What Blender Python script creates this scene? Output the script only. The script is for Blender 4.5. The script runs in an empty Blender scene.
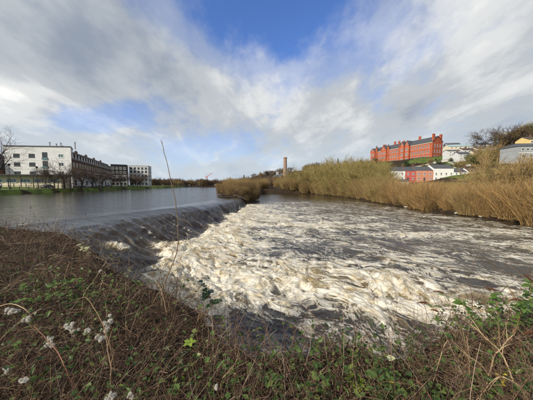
import bpy, math, random
import numpy as np
from mathutils import Vector, Matrix, Euler

R = math.radians
scene = bpy.context.scene
COL = scene.collection
PI = math.pi

# ------------------------------------------------------------------ camera
cd = bpy.data.cameras.new('camera')
cam = bpy.data.objects.new('camera', cd)
COL.objects.link(cam)
cam.location = (0, 0, 4.0)
cam.rotation_euler = (R(90 - 3.9), 0, 0)
cd.sensor_width = 36
cd.lens = 36 * 220 / 533
cd.clip_start = 0.05
cd.clip_end = 8000
scene.camera = cam

# ------------------------------------------------------------------ sun
SUN = Vector((-0.72, -0.56, 0.52)).normalized()
sd = bpy.data.lights.new('sun', 'SUN')
sd.energy = 4.8
sd.angle = R(0.6)
sd.color = (1.0, 0.90, 0.74)
so = bpy.data.objects.new('sun', sd)
COL.objects.link(so)
so.rotation_euler = SUN.to_track_quat('Z', 'Y').to_euler()

# ------------------------------------------------------------------ world: clear sky with a broken cloud deck
w = bpy.data.worlds.new('World')
scene.world = w
w.use_nodes = True
NT = w.node_tree
for n in list(NT.nodes):
    NT.nodes.remove(n)


def nd(nt, t, **kw):
    n = nt.nodes.new(t)
    for k, v in kw.items():
        if k.startswith('i_'):
            key = k[2:]
            key = int(key) if key.isdigit() else key.replace('_', ' ')
            n.inputs[key].default_value = v
        else:
            setattr(n, k, v)
    return n


def mth(nt, op, a, b=None, c=None, clamp=False):
    n = nt.nodes.new('ShaderNodeMath')
    n.operation = op
    n.use_clamp = clamp
    for i, v in enumerate((a, b, c)):
        if v is None:
            continue
        if isinstance(v, (int, float)):
            n.inputs[i].default_value = v
        else:
            nt.links.new(v, n.inputs[i])
    return n.outputs[0]


def ramp(nt, fac, stops, interp='EASE'):
    n = nt.nodes.new('ShaderNodeValToRGB')
    n.color_ramp.interpolation = interp
    el = n.color_ramp.elements
    while len(el) < len(stops):
        el.new(0.5)
    for e, (p, c) in zip(el, stops):
        e.position = p
        e.color = (c, c, c, 1) if isinstance(c, (int, float)) else tuple(c) + (1,)
    nt.links.new(fac, n.inputs[0])
    return n.outputs[0]


def mixc(nt, fac, a, b, mode='MIX'):
    n = nt.nodes.new('ShaderNodeMix')
    n.data_type = 'RGBA'
    n.blend_type = mode
    for key, v in ((0, fac), (6, a), (7, b)):
        if isinstance(v, (int, float)):
            n.inputs[key].default_value = v
        elif isinstance(v, tuple):
            n.inputs[key].default_value = v + (1,) if len(v) == 3 else v
        else:
            nt.links.new(v, n.inputs[key])
    return n.outputs[2]


def build_sky():
    nt = NT
    sky = nd(nt, 'ShaderNodeTexSky', sky_type='NISHITA', sun_disc=False)
    sky.sun_elevation = math.asin(SUN.z)
    sky.sun_rotation = math.atan2(SUN.x, SUN.y)
    sky.air_density = 1.0
    sky.dust_density = 0.6
    sky.ozone_density = 2.5
    tc = nd(nt, 'ShaderNodeTexCoord')
    sp = nd(nt, 'ShaderNodeSeparateXYZ')
    nt.links.new(tc.outputs['Generated'], sp.inputs[0])
    x, y, z = sp.outputs
    zc = mth(nt, 'ADD', mth(nt, 'MAXIMUM', z, 0.0), 0.35)
    px = mth(nt, 'DIVIDE', x, zc)
    py = mth(nt, 'DIVIDE', y, zc)

    def noise(sx, sy, ox, oy, scale, detail, rough, dist=0.0, rot=0.0):
        cv = nd(nt, 'ShaderNodeCombineXYZ')
        nt.links.new(px, cv.inputs[0])
        nt.links.new(py, cv.inputs[1])
        mp = nd(nt, 'ShaderNodeMapping')
        mp.inputs['Scale'].default_value = (sx, sy, 1)
        mp.inputs['Location'].default_value = (ox, oy, 0)
        mp.inputs['Rotation'].default_value = (0, 0, rot)
        nt.links.new(cv.outputs[0], mp.inputs[0])
        t = nd(nt, 'ShaderNodeTexNoise', noise_dimensions='2D')
        t.inputs['Scale'].default_value = scale
        t.inputs['Detail'].default_value = detail
        t.inputs['Roughness'].default_value = rough
        t.inputs['Distortion'].default_value = dist
        nt.links.new(mp.outputs[0], t.inputs['Vector'])
        return t.outputs['Fac']

    def blob(cx, cy, rx, ry):
        a = mth(nt, 'DIVIDE', mth(nt, 'SUBTRACT', px, cx), rx)
        b = mth(nt, 'DIVIDE', mth(nt, 'SUBTRACT', py, cy), ry)
        s = mth(nt, 'ADD', mth(nt, 'MULTIPLY', a, a), mth(nt, 'MULTIPLY', b, b))
        return mth(nt, 'POWER', 2.718, mth(nt, 'MULTIPLY', s, -1.0))

    big = noise(1.0, 0.75, 3.1, 1.7, 1.4, 7, 0.52, 0.2)
    fine = noise(1.15, 0.85, 7.7, 4.1, 5.2, 10, 0.62, 0.15, 0.35)
    tone = noise(1.0, 0.58, 1.2, 9.4, 1.9, 9, 0.55, 0.15, -0.25)
    cov = mth(nt, 'ADD', mth(nt, 'MULTIPLY', big, 0.65), mth(nt, 'MULTIPLY', fine, 0.42))
    cov = mth(nt, 'ADD', cov, SKYB['bias'])
    for (cx, cy, rx, ry, a) in SKYB['holes']:
        cov = mth(nt, 'SUBTRACT', cov, mth(nt, 'MULTIPLY', blob(cx, cy, rx, ry), a))
    cov = ramp(nt, cov, SKYB['covramp'])
    tn = mth(nt, 'ADD', mth(nt, 'MULTIPLY', tone, 0.95), mth(nt, 'MULTIPLY', fine, 0.33))
    for (cx, cy, rx, ry, a) in SKYB['tones']:
        tn = mth(nt, 'ADD', tn, mth(nt, 'MULTIPLY', blob(cx, cy, rx, ry), a))
    cl = ramp(nt, tn, SKYB['clouds'])
    # toward the horizon everything thins into a pale veil
    veil = ramp(nt, z, SKYB['veilramp'])
    blue = mixc(nt, 1.0, sky.outputs[0], SKYB['bluetint'], 'MULTIPLY')
    c = mixc(nt, cov, blue, cl)
    c = mixc(nt, veil, c, SKYB['veil'])
    bg = nd(nt, 'ShaderNodeBackground')
    bg.inputs['Strength'].default_value = 0.1
    nt.links.new(c, bg.inputs['Color'])
    out = nd(nt, 'ShaderNodeOutputWorld')
    nt.links.new(bg.outputs[0], out.inputs['Surface'])


SKYB = dict(
    bias=0.32,
    holes=[(0.15, 0.80, 0.31, 0.36, 0.54), (-0.16, 0.78, 0.30, 0.27, 0.42), (-1.05, 1.34, 0.50, 0.14, 0.32), (-0.62, 1.95, 0.55, 0.40, 0.36)],
    covramp=[(0.24, 0.0), (0.54, 0.5), (0.80, 1.0)],
    tones=[(-0.72, 0.92, 0.46, 0.28, -0.17), (-1.25, 1.02, 0.30, 0.14, 0.28), (0.72, 0.86, 0.36, 0.26, 0.22), (1.05, 1.35, 0.8, 0.25, -0.07), (-0.02, 1.35, 0.30, 0.25, 0.12)],
    clouds=[(0.26, (2.7, 3.15, 3.9)), (0.60, (4.8, 5.15, 5.5)), (0.78, (6.9, 7.05, 7.1)), (1.0, (10.0, 9.9, 9.6))],
    veilramp=[(0.0, 0.6), (0.10, 0.40), (0.26, 0.0)],
    veil=(5.9, 6.9, 7.9),
    bluetint=(1.0, 1.3, 1.9),
)
build_sky()
scene.view_settings.view_transform = 'Standard'
scene.view_settings.look = 'None'
scene.view_settings.exposure = 0.14
scene.view_settings.gamma = 1.0
scene.cycles.max_bounces = 6
scene.cycles.diffuse_bounces = 3
scene.cycles.glossy_bounces = 3
scene.cycles.transparent_max_bounces = 6

# ------------------------------------------------------------------ object helpers


def tag(o, label=None, cat=None, group=None, kind=None):
    if label: o['label'] = label
    if cat: o['category'] = cat
    if group: o['group'] = group
    if kind: o['kind'] = kind
    return o


def empty(name, loc=(0, 0, 0), rz=0.0, label=None, cat=None, group=None):
    o = bpy.data.objects.new(name, None)
    o.empty_display_size = 0.2
    COL.objects.link(o)
    o.location = loc
    o.rotation_euler = (0, 0, rz)
    return tag(o, label, cat, group)


def link(name, me, parent=None, loc=None, rot=None, scale=None):
    o = bpy.data.objects.new(name, me)
    COL.objects.link(o)
    if parent is not None: o.parent = parent
    if loc is not None: o.location = loc
    if rot is not None: o.rotation_euler = rot
    if scale is not None: o.scale = scale
    return o


def copy_tree(o, parent=None):
    c = o.copy()
    COL.objects.link(c)
    if parent is not None: c.parent = parent
    for ch in list(o.children):
        copy_tree(ch, c)
    return c


def mesh_np(name, V, quads=None, tris=None, mats=(), smooth=False, attrs=None, fmat=None):
    me = bpy.data.meshes.new(name)
    V = np.asarray(V, np.float32)
    me.vertices.add(len(V))
    me.vertices.foreach_set('co', V.ravel())
    parts, tot = [], []
    if quads is not None and len(quads):
        parts.append(np.asarray(quads, np.int32).ravel()); tot.append(np.full(len(quads), 4, np.int32))
    if tris is not None and len(tris):
        parts.append(np.asarray(tris, np.int32).ravel()); tot.append(np.full(len(tris), 3, np.int32))
    li = np.concatenate(parts); lt = np.concatenate(tot)
    ls = np.concatenate([[0], np.cumsum(lt)[:-1]]).astype(np.int32)
    me.loops.add(len(li))
    me.loops.foreach_set('vertex_index', li)
    me.polygons.add(len(lt))
    me.polygons.foreach_set('loop_start', ls)
    me.polygons.foreach_set('loop_total', lt)
    if fmat is not None:
        me.polygons.foreach_set('material_index', np.asarray(fmat, np.int32))
    me.polygons.foreach_set('use_smooth', np.full(len(lt), bool(smooth)))
    for m in mats: me.materials.append(m)
    if attrs:
        for k, a in attrs.items():
            at = me.attributes.new(k, 'FLOAT', 'POINT')
            at.data.foreach_set('value', np.asarray(a, np.float32))
    me.update(calc_edges=True)
    me.validate()
    return me


class MB:
    """collects boxes, prisms, tubes and quads into one mesh"""

    def __init__(self):
        self.v, self.f = [], []

    def poly(self, pts):
        b = len(self.v)
        self.v += [tuple(p) for p in pts]
        self.f.append(tuple(range(b, b + len(pts))))

    def box(self, x0, x1, y0, y1, z0, z1):
        b = len(self.v)
        self.v += [(x, y, z) for z in (z0, z1) for y in (y0, y1) for x in (x0, x1)]
        for q in ((0, 2, 3, 1), (4, 5, 7, 6), (0, 1, 5, 4), (2, 6, 7, 3), (0, 4, 6, 2), (1, 3, 7, 5)):
            self.f.append(tuple(b + i for i in q))
        return self

    def taper(self, c0, hx0, hy0, z0, c1, hx1, hy1, z1):
        b = len(self.v)
        for (c, hx, hy, z) in ((c0, hx0, hy0, z0), (c1, hx1, hy1, z1)):
            self.v += [(c[0] + sx * hx, c[1] + sy * hy, z) for sy in (-1, 1) for sx in (-1, 1)]
        for q in ((0, 2, 3, 1), (4, 5, 7, 6), (0, 1, 5, 4), (2, 6, 7, 3), (0, 4, 6, 2), (1, 3, 7, 5)):
            self.f.append(tuple(b + i for i in q))
        return self

    def gable(self, x0, x1, y0, y1, z, h, over=0.3, hip=0.0, th=0.18):
        """ridge along x; slab roof with thickness"""
        ym = (y0 + y1) / 2
        b = len(self.v)
        for dz in (0, th):
            self.v += [(x0 - over, y0 - over, z + dz), (x1 + over, y0 - over, z + dz), (x1 + over, y1 + over, z + dz), (x0 - over, y1 + over, z + dz),
                       (x0 - over + hip, ym, z + h + dz), (x1 + over - hip, ym, z + h + dz)]
        B = b + 6
        F = [(B, B + 1, B + 5, B + 4), (B + 2, B + 3, B + 4, B + 5), (b, b + 4, b + 5, b + 1), (b + 2, b + 5, b + 4, b + 3),
             (b, b + 1, B + 1, B), (b + 2, b + 3, B + 3, B + 2)]
        if hip > 0:
            F += [(B + 3, B, B + 4), (B + 1, B + 2, B + 5), (b, b + 3, B + 3, B), (b + 1, B + 1, B + 2, b + 2)]
        else:
            F += [(b, B, B + 4, b + 4), (b + 4, B + 4, B + 3, b + 3), (b + 1, b + 5, B + 5, B + 1), (b + 5, b + 2, B + 2, B + 5)]
        self.f += F
        return self

    def wall_gable(self, x0, x1, y0, y1, z0, z1, h):
        """box with triangular gable ends (ridge along x)"""
        b = len(self.v)
        ym = (y0 + y1) / 2
        self.v += [(x0, y0, z0), (x1, y0, z0), (x1, y1, z0), (x0, y1, z0), (x0, y0, z1), (x1, y0, z1), (x1, y1, z1), (x0, y1, z1), (x0, ym, z1 + h), (x1, ym, z1 + h)]
        self.f += [(b, b + 1, b + 5, b + 4), (b + 2, b + 3, b + 7, b + 6), (b, b + 4, b + 8, b + 7, b + 3), (b + 1, b + 2, b + 6, b + 9, b + 5), (b, b + 3, b + 2, b + 1),
                   (b + 4, b + 5, b + 9, b + 8), (b + 6, b + 7, b + 8, b + 9)]
        return self

    def tube(self, pts, rad, k=6):
        pts = [Vector(p) for p in pts]
        n = len(pts)
        if isinstance(rad, (int, float)): rad = [rad] * n
        b = len(self.v)
        for i, p in enumerate(pts):
            t = (pts[min(i + 1, n - 1)] - pts[max(i - 1, 0)]).normalized()
            a = t.cross(Vector((0, 0, 1)) if abs(t.z) < .9 else Vector((1, 0, 0))).normalized()
            c = t.cross(a)
            for j in range(k):
                q = p + rad[i] * (math.cos(2 * PI * j / k) * a + math.sin(2 * PI * j / k) * c)
                self.v.append(tuple(q))
        for i in range(n - 1):
            for j in range(k):
                self.f.append((b + i * k + j, b + i * k + (j + 1) % k, b + (i + 1) * k + (j + 1) % k, b + (i + 1) * k + j))
        self.f.append(tuple(b + j for j in range(k))[::-1])
        self.f.append(tuple(b + (n - 1) * k + j for j in range(k)))
        return self

    def mesh(self, name, m, smooth=False):
        me = bpy.data.meshes.new(name)
        me.from_pydata(self.v, [], self.f)
        if m is not None: me.materials.append(m)
        if smooth:
            me.polygons.foreach_set('use_smooth', [True] * len(me.polygons))
        me.validate()
        me.update()
        return me

    def build(self, name, m, parent=None, smooth=False, **kw):
        return link(name, self.mesh(name, m, smooth), parent, **kw)


# ------------------------------------------------------------------ numpy noise
def _h(ix, iy, s):
    n = (ix.astype(np.int64) * 374761393 + iy.astype(np.int64) * 668265263 + s * 974634777) & 0xffffffff
    n = ((n ^ (n >> 13)) * 1274126177) & 0xffffffff
    n = ((n ^ (n >> 16)) * 2246822519) & 0xffffffff
    return (n ^ (n >> 15)) & 0xffffffff


def pn(x, y, s=0):
    """gradient noise, about -1..1"""
    x0 = np.floor(x); y0 = np.floor(y)
    fx = x - x0; fy = y - y0
    u = fx * fx * fx * (fx * (fx * 6 - 15) + 10); v = fy * fy * fy * (fy * (fy * 6 - 15) + 10)

    def g(dx, dy):
        a = _h(x0 + dx, y0 + dy, s) * (2 * PI / 4294967296.0)
        return np.cos(a) * (fx - dx) + np.sin(a) * (fy - dy)
    a = g(0, 0); b = g(1, 0); c = g(0, 1); d = g(1, 1)
    return 1.5 * ((a * (1 - u) + b * u) * (1 - v) + (c * (1 - u) + d * u) * v)


def fbm(x, y, s=0, o=4, gain=0.5):
    t = 0; a = 1.0; n = 0
    for i in range(o):
        t = t + a * pn(x * 2 ** i, y * 2 ** i, s + 17 * i); n += a; a *= gain
    return t / n


def ss(a, b, x):
    t = np.clip((np.asarray(x, float) - a) / (b - a), 0, 1)
    return t * t * (3 - 2 * t)


# ------------------------------------------------------------------ materials
MATS = {}


def bsdf(name):
    m = bpy.data.materials.new(name)
    m.use_nodes = True
    nt = m.node_tree
    b = nt.nodes['Principled BSDF']
    MATS[name] = m
    return m, nt, b


def mat(name, c, c2=None, rough=0.8, scale=1.0, detail=5, bump=0.0, bscale=None, spec=0.3, metal=0.0, island=False, coords='Object'):
    """noise-mottled surface between c and c2; island: each loose piece takes its own tone"""
    m, nt, b = bsdf(name)
    b.inputs['Roughness'].default_value = rough
    b.inputs['Specular IOR Level'].default_value = spec
    b.inputs['Metallic'].default_value = metal
    tc = nd(nt, 'ShaderNodeTexCoord')
    if c2 is None: c2 = tuple(v * 0.75 for v in c)
    if island:
        g = nd(nt, 'ShaderNodeNewGeometry')
        fac = g.outputs['Random Per Island']
        stops = [(i / max(1, len(island) - 1), k) for i, k in enumerate(island)]
        colr = ramp(nt, fac, stops, 'LINEAR')
    else:
        t = nd(nt, 'ShaderNodeTexNoise')
        t.inputs['Scale'].default_value = scale
        t.inputs['Detail'].default_value = detail
        t.inputs['Roughness'].default_value = 0.6
        nt.links.new(tc.outputs[coords], t.inputs['Vector'])
        colr = ramp(nt, t.outputs['Fac'], [(0.3, c2), (0.7, c)], 'LINEAR')
    nt.links.new(colr, b.inputs['Base Color'])
    if bump:
        t2 = nd(nt, 'ShaderNodeTexNoise')
        t2.inputs['Scale'].default_value = bscale or scale * 4
        t2.inputs['Detail'].default_value = 4
        nt.links.new(tc.outputs[coords], t2.inputs['Vector'])
        bp = nd(nt, 'ShaderNodeBump')
        bp.inputs['Strength'].default_value = bump
        bp.inputs['Distance'].default_value = 0.05
        nt.links.new(t2.outputs['Fac'], bp.inputs['Height'])
        nt.links.new(bp.outputs[0], b.inputs['Normal'])
    return m


def leafmat(name, cols, rough=0.5, trans=0.25):
    """thin leaves: every leaf its own tone, a little light comes through"""
    m, nt, b = bsdf(name)
    g = nd(nt, 'ShaderNodeNewGeometry')
    oi = nd(nt, 'ShaderNodeObjectInfo')
    fac = mth(nt, 'FRACT', mth(nt, 'ADD', g.outputs['Random Per Island'], oi.outputs['Random']))
    c = ramp(nt, fac, [(i / max(1, len(cols) - 1), k) for i, k in enumerate(cols)], 'LINEAR')
    nt.links.new(c, b.inputs['Base Color'])
    b.inputs['Roughness'].default_value = rough
    b.inputs['Specular IOR Level'].default_value = 0.35
    if trans:
        tr = nd(nt, 'ShaderNodeBsdfTranslucent')
        nt.links.new(c, tr.inputs['Color'])
        mx = nd(nt, 'ShaderNodeMixShader')
        mx.inputs[0].default_value = trans
        nt.links.new(b.outputs[0], mx.inputs[1])
        nt.links.new(tr.outputs[0], mx.inputs[2])
        nt.links.new(mx.outputs[0], nt.nodes['Material Output'].inputs['Surface'])
    return m


# ------------------------------------------------------------------ vegetation geometry (numpy)
def nrm(a):
    return a / np.maximum(np.linalg.norm(a, axis=-1, keepdims=True), 1e-9)


def tube_arrays(P, Rr, k=3):
    N, n, _ = P.shape
    T = nrm(np.gradient(P, axis=1))
    ref = np.where(np.abs(T[..., 2:3]) < 0.92, np.array([0, 0, 1.0]), np.array([1.0, 0, 0]))
    A = nrm(np.cross(T, ref)); B = np.cross(T, A)
    an = np.arange(k) * 2 * PI / k
    V = P[:, :, None, :] + Rr[:, :, None, None] * (np.cos(an)[None, None, :, None] * A[:, :, None, :] + np.sin(an)[None, None, :, None] * B[:, :, None, :])
    idx = np.arange(N * n * k).reshape(N, n, k)
    q = np.stack([idx[:, :-1, :], np.roll(idx, -1, 2)[:, :-1, :], np.roll(idx, -1, 2)[:, 1:, :], idx[:, 1:, :]], -1).reshape(-1, 4)
    return V.reshape(-1, 3), q


def arcs(rng, base, az, el, L, droop, n=6, wig=0.15):
    """curved stems: base (N,3); az, el start direction; droop bends them down along their length"""
    N = len(base)
    d = np.stack([np.cos(el) * np.cos(az), np.cos(el) * np.sin(az), np.sin(el)], -1)
    P = np.zeros((N, n, 3)); P[:, 0] = base
    step = (L / (n - 1))[:, None]
    for i in range(1, n):
        d = d + rng.normal(0, wig, (N, 3))
        d[:, 2] -= droop / (n - 1)
        d = nrm(d)
        P[:, i] = P[:, i - 1] + d * step
    return P


LEAF2 = None


def leaves_arrays(rng, C, D, Nn, L, W, fold=0.25):
    """each leaf: 5 points (base, left, tip, right, middle rib), four triangles"""
    D = nrm(D); S = nrm(np.cross(D, Nn)); U = np.cross(S, D)
    L = L[:, None]; W = W[:, None]
    b = C; t = C + D * L - U * L * 0.12
    m = C + D * L * 0.45
    l = m + S * W * 0.5 + U * W * fold; r = m - S * W * 0.5 + U * W * fold
    l2 = C + D * L * 0.75 + S * W * 0.3 + U * W * fold * .5; r2 = C + D * L * 0.75 - S * W * 0.3 + U * W * fold * .5
    V = np.stack([b, l, l2, t, r2, r, m], 1).reshape(-1, 3)
    i = (np.arange(len(C)) * 7)[:, None]
    tr = np.concatenate([i + np.array([[0, 6, 1]]), i + np.array([[1, 6, 2]]), i + np.array([[2, 6, 3]]), i + np.array([[3, 6, 4]]), i + np.array([[4, 6, 5]]), i + np.array([[5, 6, 0]])])
    return V, tr


def join_arrays(lst):
    Vs, Q, off = [], [], 0
    for V, q in lst:
        Vs.append(V); Q.append(q + off); off += len(V)
    return np.concatenate(Vs), np.concatenate(Q)
# ================================================================== THE LIE OF THE LAND (metres; lower river z=0, upper river z=1.5)
UP = 1.5
NB_X = [-40, -20, -15, -9.5, -5.7, -3.7, -2.3, -1.2, -.7, -.33, .4, 1.6, 2.1, 3.1, 5.3, 9, 20, 40]
NB_Y = [13.5, 12.5, 11.8, 10.0, 7.2, 5.4, 4.7, 3.9, 3.2, 2.85, 2.75, 3.1, 3.5, 4.1, 4.6, 5.0, 5.5, 6]
near_edge = lambda x: np.interp(x, NB_X, NB_Y)
left_edge = lambda y: np.interp(y, [-80, 40, 55, 81, 110, 157, 230, 275, 300], [-62, -64, -66, -72, -78, -83, -95, -104, -110])
right_edge = lambda y: np.interp(y, [-80, 0, 21.5, 38, 68, 98, 106, 112], [29, 27.5, 26, 24, 25, 20, 8, -10])
isl_l = lambda y: np.interp(y, [40, 44, 50, 90, 275], [-4.0, -5.6, -9.5, -20, -62])
isl_r = lambda y: np.interp(y, [40, 44, 50, 100], [-4.6, -4.4, -3.2, -2.0])
crest = lambda y: np.interp(y, [0, 11, 15, 19, 25, 36, 42, 50, 60, 100, 275], [-15.2, -14.8, -13.7, -11.8, -8.2, -5.4, -4.9, -6.0, -8.5, -12, -40])
foot = lambda y: np.interp(y, [0, 8, 12, 14, 17, 24, 44, 50, 60, 100, 275], [-5.2, -5.0, -5.4, -5.6, -4.9, -4.4, -3.9, -5.0, -7.5, -11, -39])


def hill(x, y):
    d = 0.8 * x + 0.35 * y
    h = np.interp(d, [40, 80, 103, 125, 172, 212, 224, 262, 500, 900], [0, 0.6, 2.6, 5.2, 17.5, 31, 33, 38, 40, 42])
    return h * ss(-0.22, -0.02, x / np.maximum(y, 1.0))


def ground(x, y):
    x = np.asarray(x, float); y = np.asarray(y, float)
    e_near = near_edge(x) - y
    e_left = left_edge(y) - x
    e_far = y - 292
    e_right = np.where(y < 112, x - right_edge(y), np.minimum(x - isl_l(y), 50))
    e_isl = np.where((y > 40), np.minimum(np.minimum(x - isl_l(y), isl_r(y) - x), y - 42), -9)
    e_isl = np.where((y > 103), np.minimum(x - isl_l(y), 30), e_isl)
    b = -1.6
    zn = b + ss(-1.3, -0.1, e_near - 0.7 * ss(1.2, 2.2, x)) * (1.62 - b + 0.15 * ss(-4, -9, x) + 0.95 * ss(2.4, -1.0, y) * ss(-8, -2, x))
    zl = b + ss(-1.0, 1.2, e_left) * (2.7 - b) + 0.6 * ss(3, 25, e_left)
    zf = b + ss(-6, 4, e_far) * (2.6 - b)
    zr = b + ss(-1.2, 1.6, e_right) * (0.45 - b) + np.where(e_right > 0, hill(x, y), 0) + 0.9 * ss(3, 18, e_right)
    zi = b + ss(-1.0, 1.2, e_isl) * (2.1 - b)
    z = np.maximum.reduce([zn, zl, zf, zr, zi])
    nz = 0.20 * pn(x * 0.9, y * 0.9, 3) + 0.11 * pn(x * 2.6, y * 2.6, 5)
    z = z + np.where(e_near > 0, nz, 0)
    z = z + np.where((e_right > 4), 0.9 * pn(x * 0.06, y * 0.06, 9), 0) * ss(4, 30, e_right)
    return z


def gz(x, y):
    return float(ground(np.array([x]), np.array([y]))[0])


def sinh_axis(lo, hi, n, s):
    a = np.linspace(math.asinh(lo / s), math.asinh(hi / s), n)
    return np.sinh(a) * s


def build_ground():
    xs = sinh_axis(-3500, 3500, 340, 9)
    ys = np.concatenate([np.linspace(-60, -3, 14, endpoint=False), sinh_axis(-3, 5000, 320, 9)])
    X, Y = np.meshgrid(xs, ys)
    Z = ground(X, Y)
    gr = np.zeros_like(X)
    e_left = left_edge(Y) - X
    gr = np.maximum(gr, ss(0.7, 1.7, e_left) * (Y < 290))
    d = 0.8 * X + 0.35 * Y
    gr = np.maximum(gr, ss(75, 100, d) * ss(-0.15, 0.25, fbm(X * 0.035, Y * 0.035, 21, 4)) * ss(20, 60, X))
    gr = gr * np.where(X > -30, 0.25 + 0.75 * ss(330, 230, Y), 1.0)
    gr = np.maximum(gr, 0.35 * ss(280, 320, Y))
    ny, nx = X.shape
    idx = np.arange(nx * ny).reshape(ny, nx)
    q = np.stack([idx[:-1, :-1], idx[:-1, 1:], idx[1:, 1:], idx[1:, :-1]], -1).reshape(-1, 4)
    m, nt, b = bsdf('earth_and_grass')
    tc = nd(nt, 'ShaderNodeTexCoord')

    def no(s, dt=6):
        t = nd(nt, 'ShaderNodeTexNoise')
        t.inputs['Scale'].default_value = s; t.inputs['Detail'].default_value = dt
        nt.links.new(tc.outputs['Object'], t.inputs['Vector'])
        return t.outputs['Fac']
    earth = ramp(nt, no(2.2), [(0.3, (0.016, 0.011, 0.008)), (0.7, (0.050, 0.034, 0.022))])
    grass = ramp(nt, no(0.35), [(0.3, (0.045, 0.065, 0.018)), (0.55, (0.085, 0.125, 0.026)), (0.8, (0.14, 0.13, 0.05))])
    at = nd(nt, 'ShaderNodeAttribute', attribute_name='grass')
    f = mth(nt, 'ADD', at.outputs['Fac'], mth(nt, 'MULTIPLY', mth(nt, 'SUBTRACT', no(1.3), 0.5), 0.45))
    f = ramp(nt, f, [(0.35, 0.0), (0.6, 1.0)])
    c = mixc(nt, f, earth, grass)
    nt.links.new(c, b.inputs['Base Color'])
    b.inputs['Roughness'].default_value = 0.95
    b.inputs['Specular IOR Level'].default_value = 0.15
    bp = nd(nt, 'ShaderNodeBump')
    bp.inputs['Strength'].default_value = 0.6
    bp.inputs['Distance'].default_value = 0.08
    nt.links.new(no(9.0), bp.inputs['Height'])
    nt.links.new(bp.outputs[0], b.inputs['Normal'])
    me = mesh_np('ground', np.stack([X, Y, Z], -1).reshape(-1, 3), q, None, [m], True, {'grass': gr.ravel()})
    tag(link('ground', me), 'river banks and the hillside rising on the far side', kind='structure')


build_ground()


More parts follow.
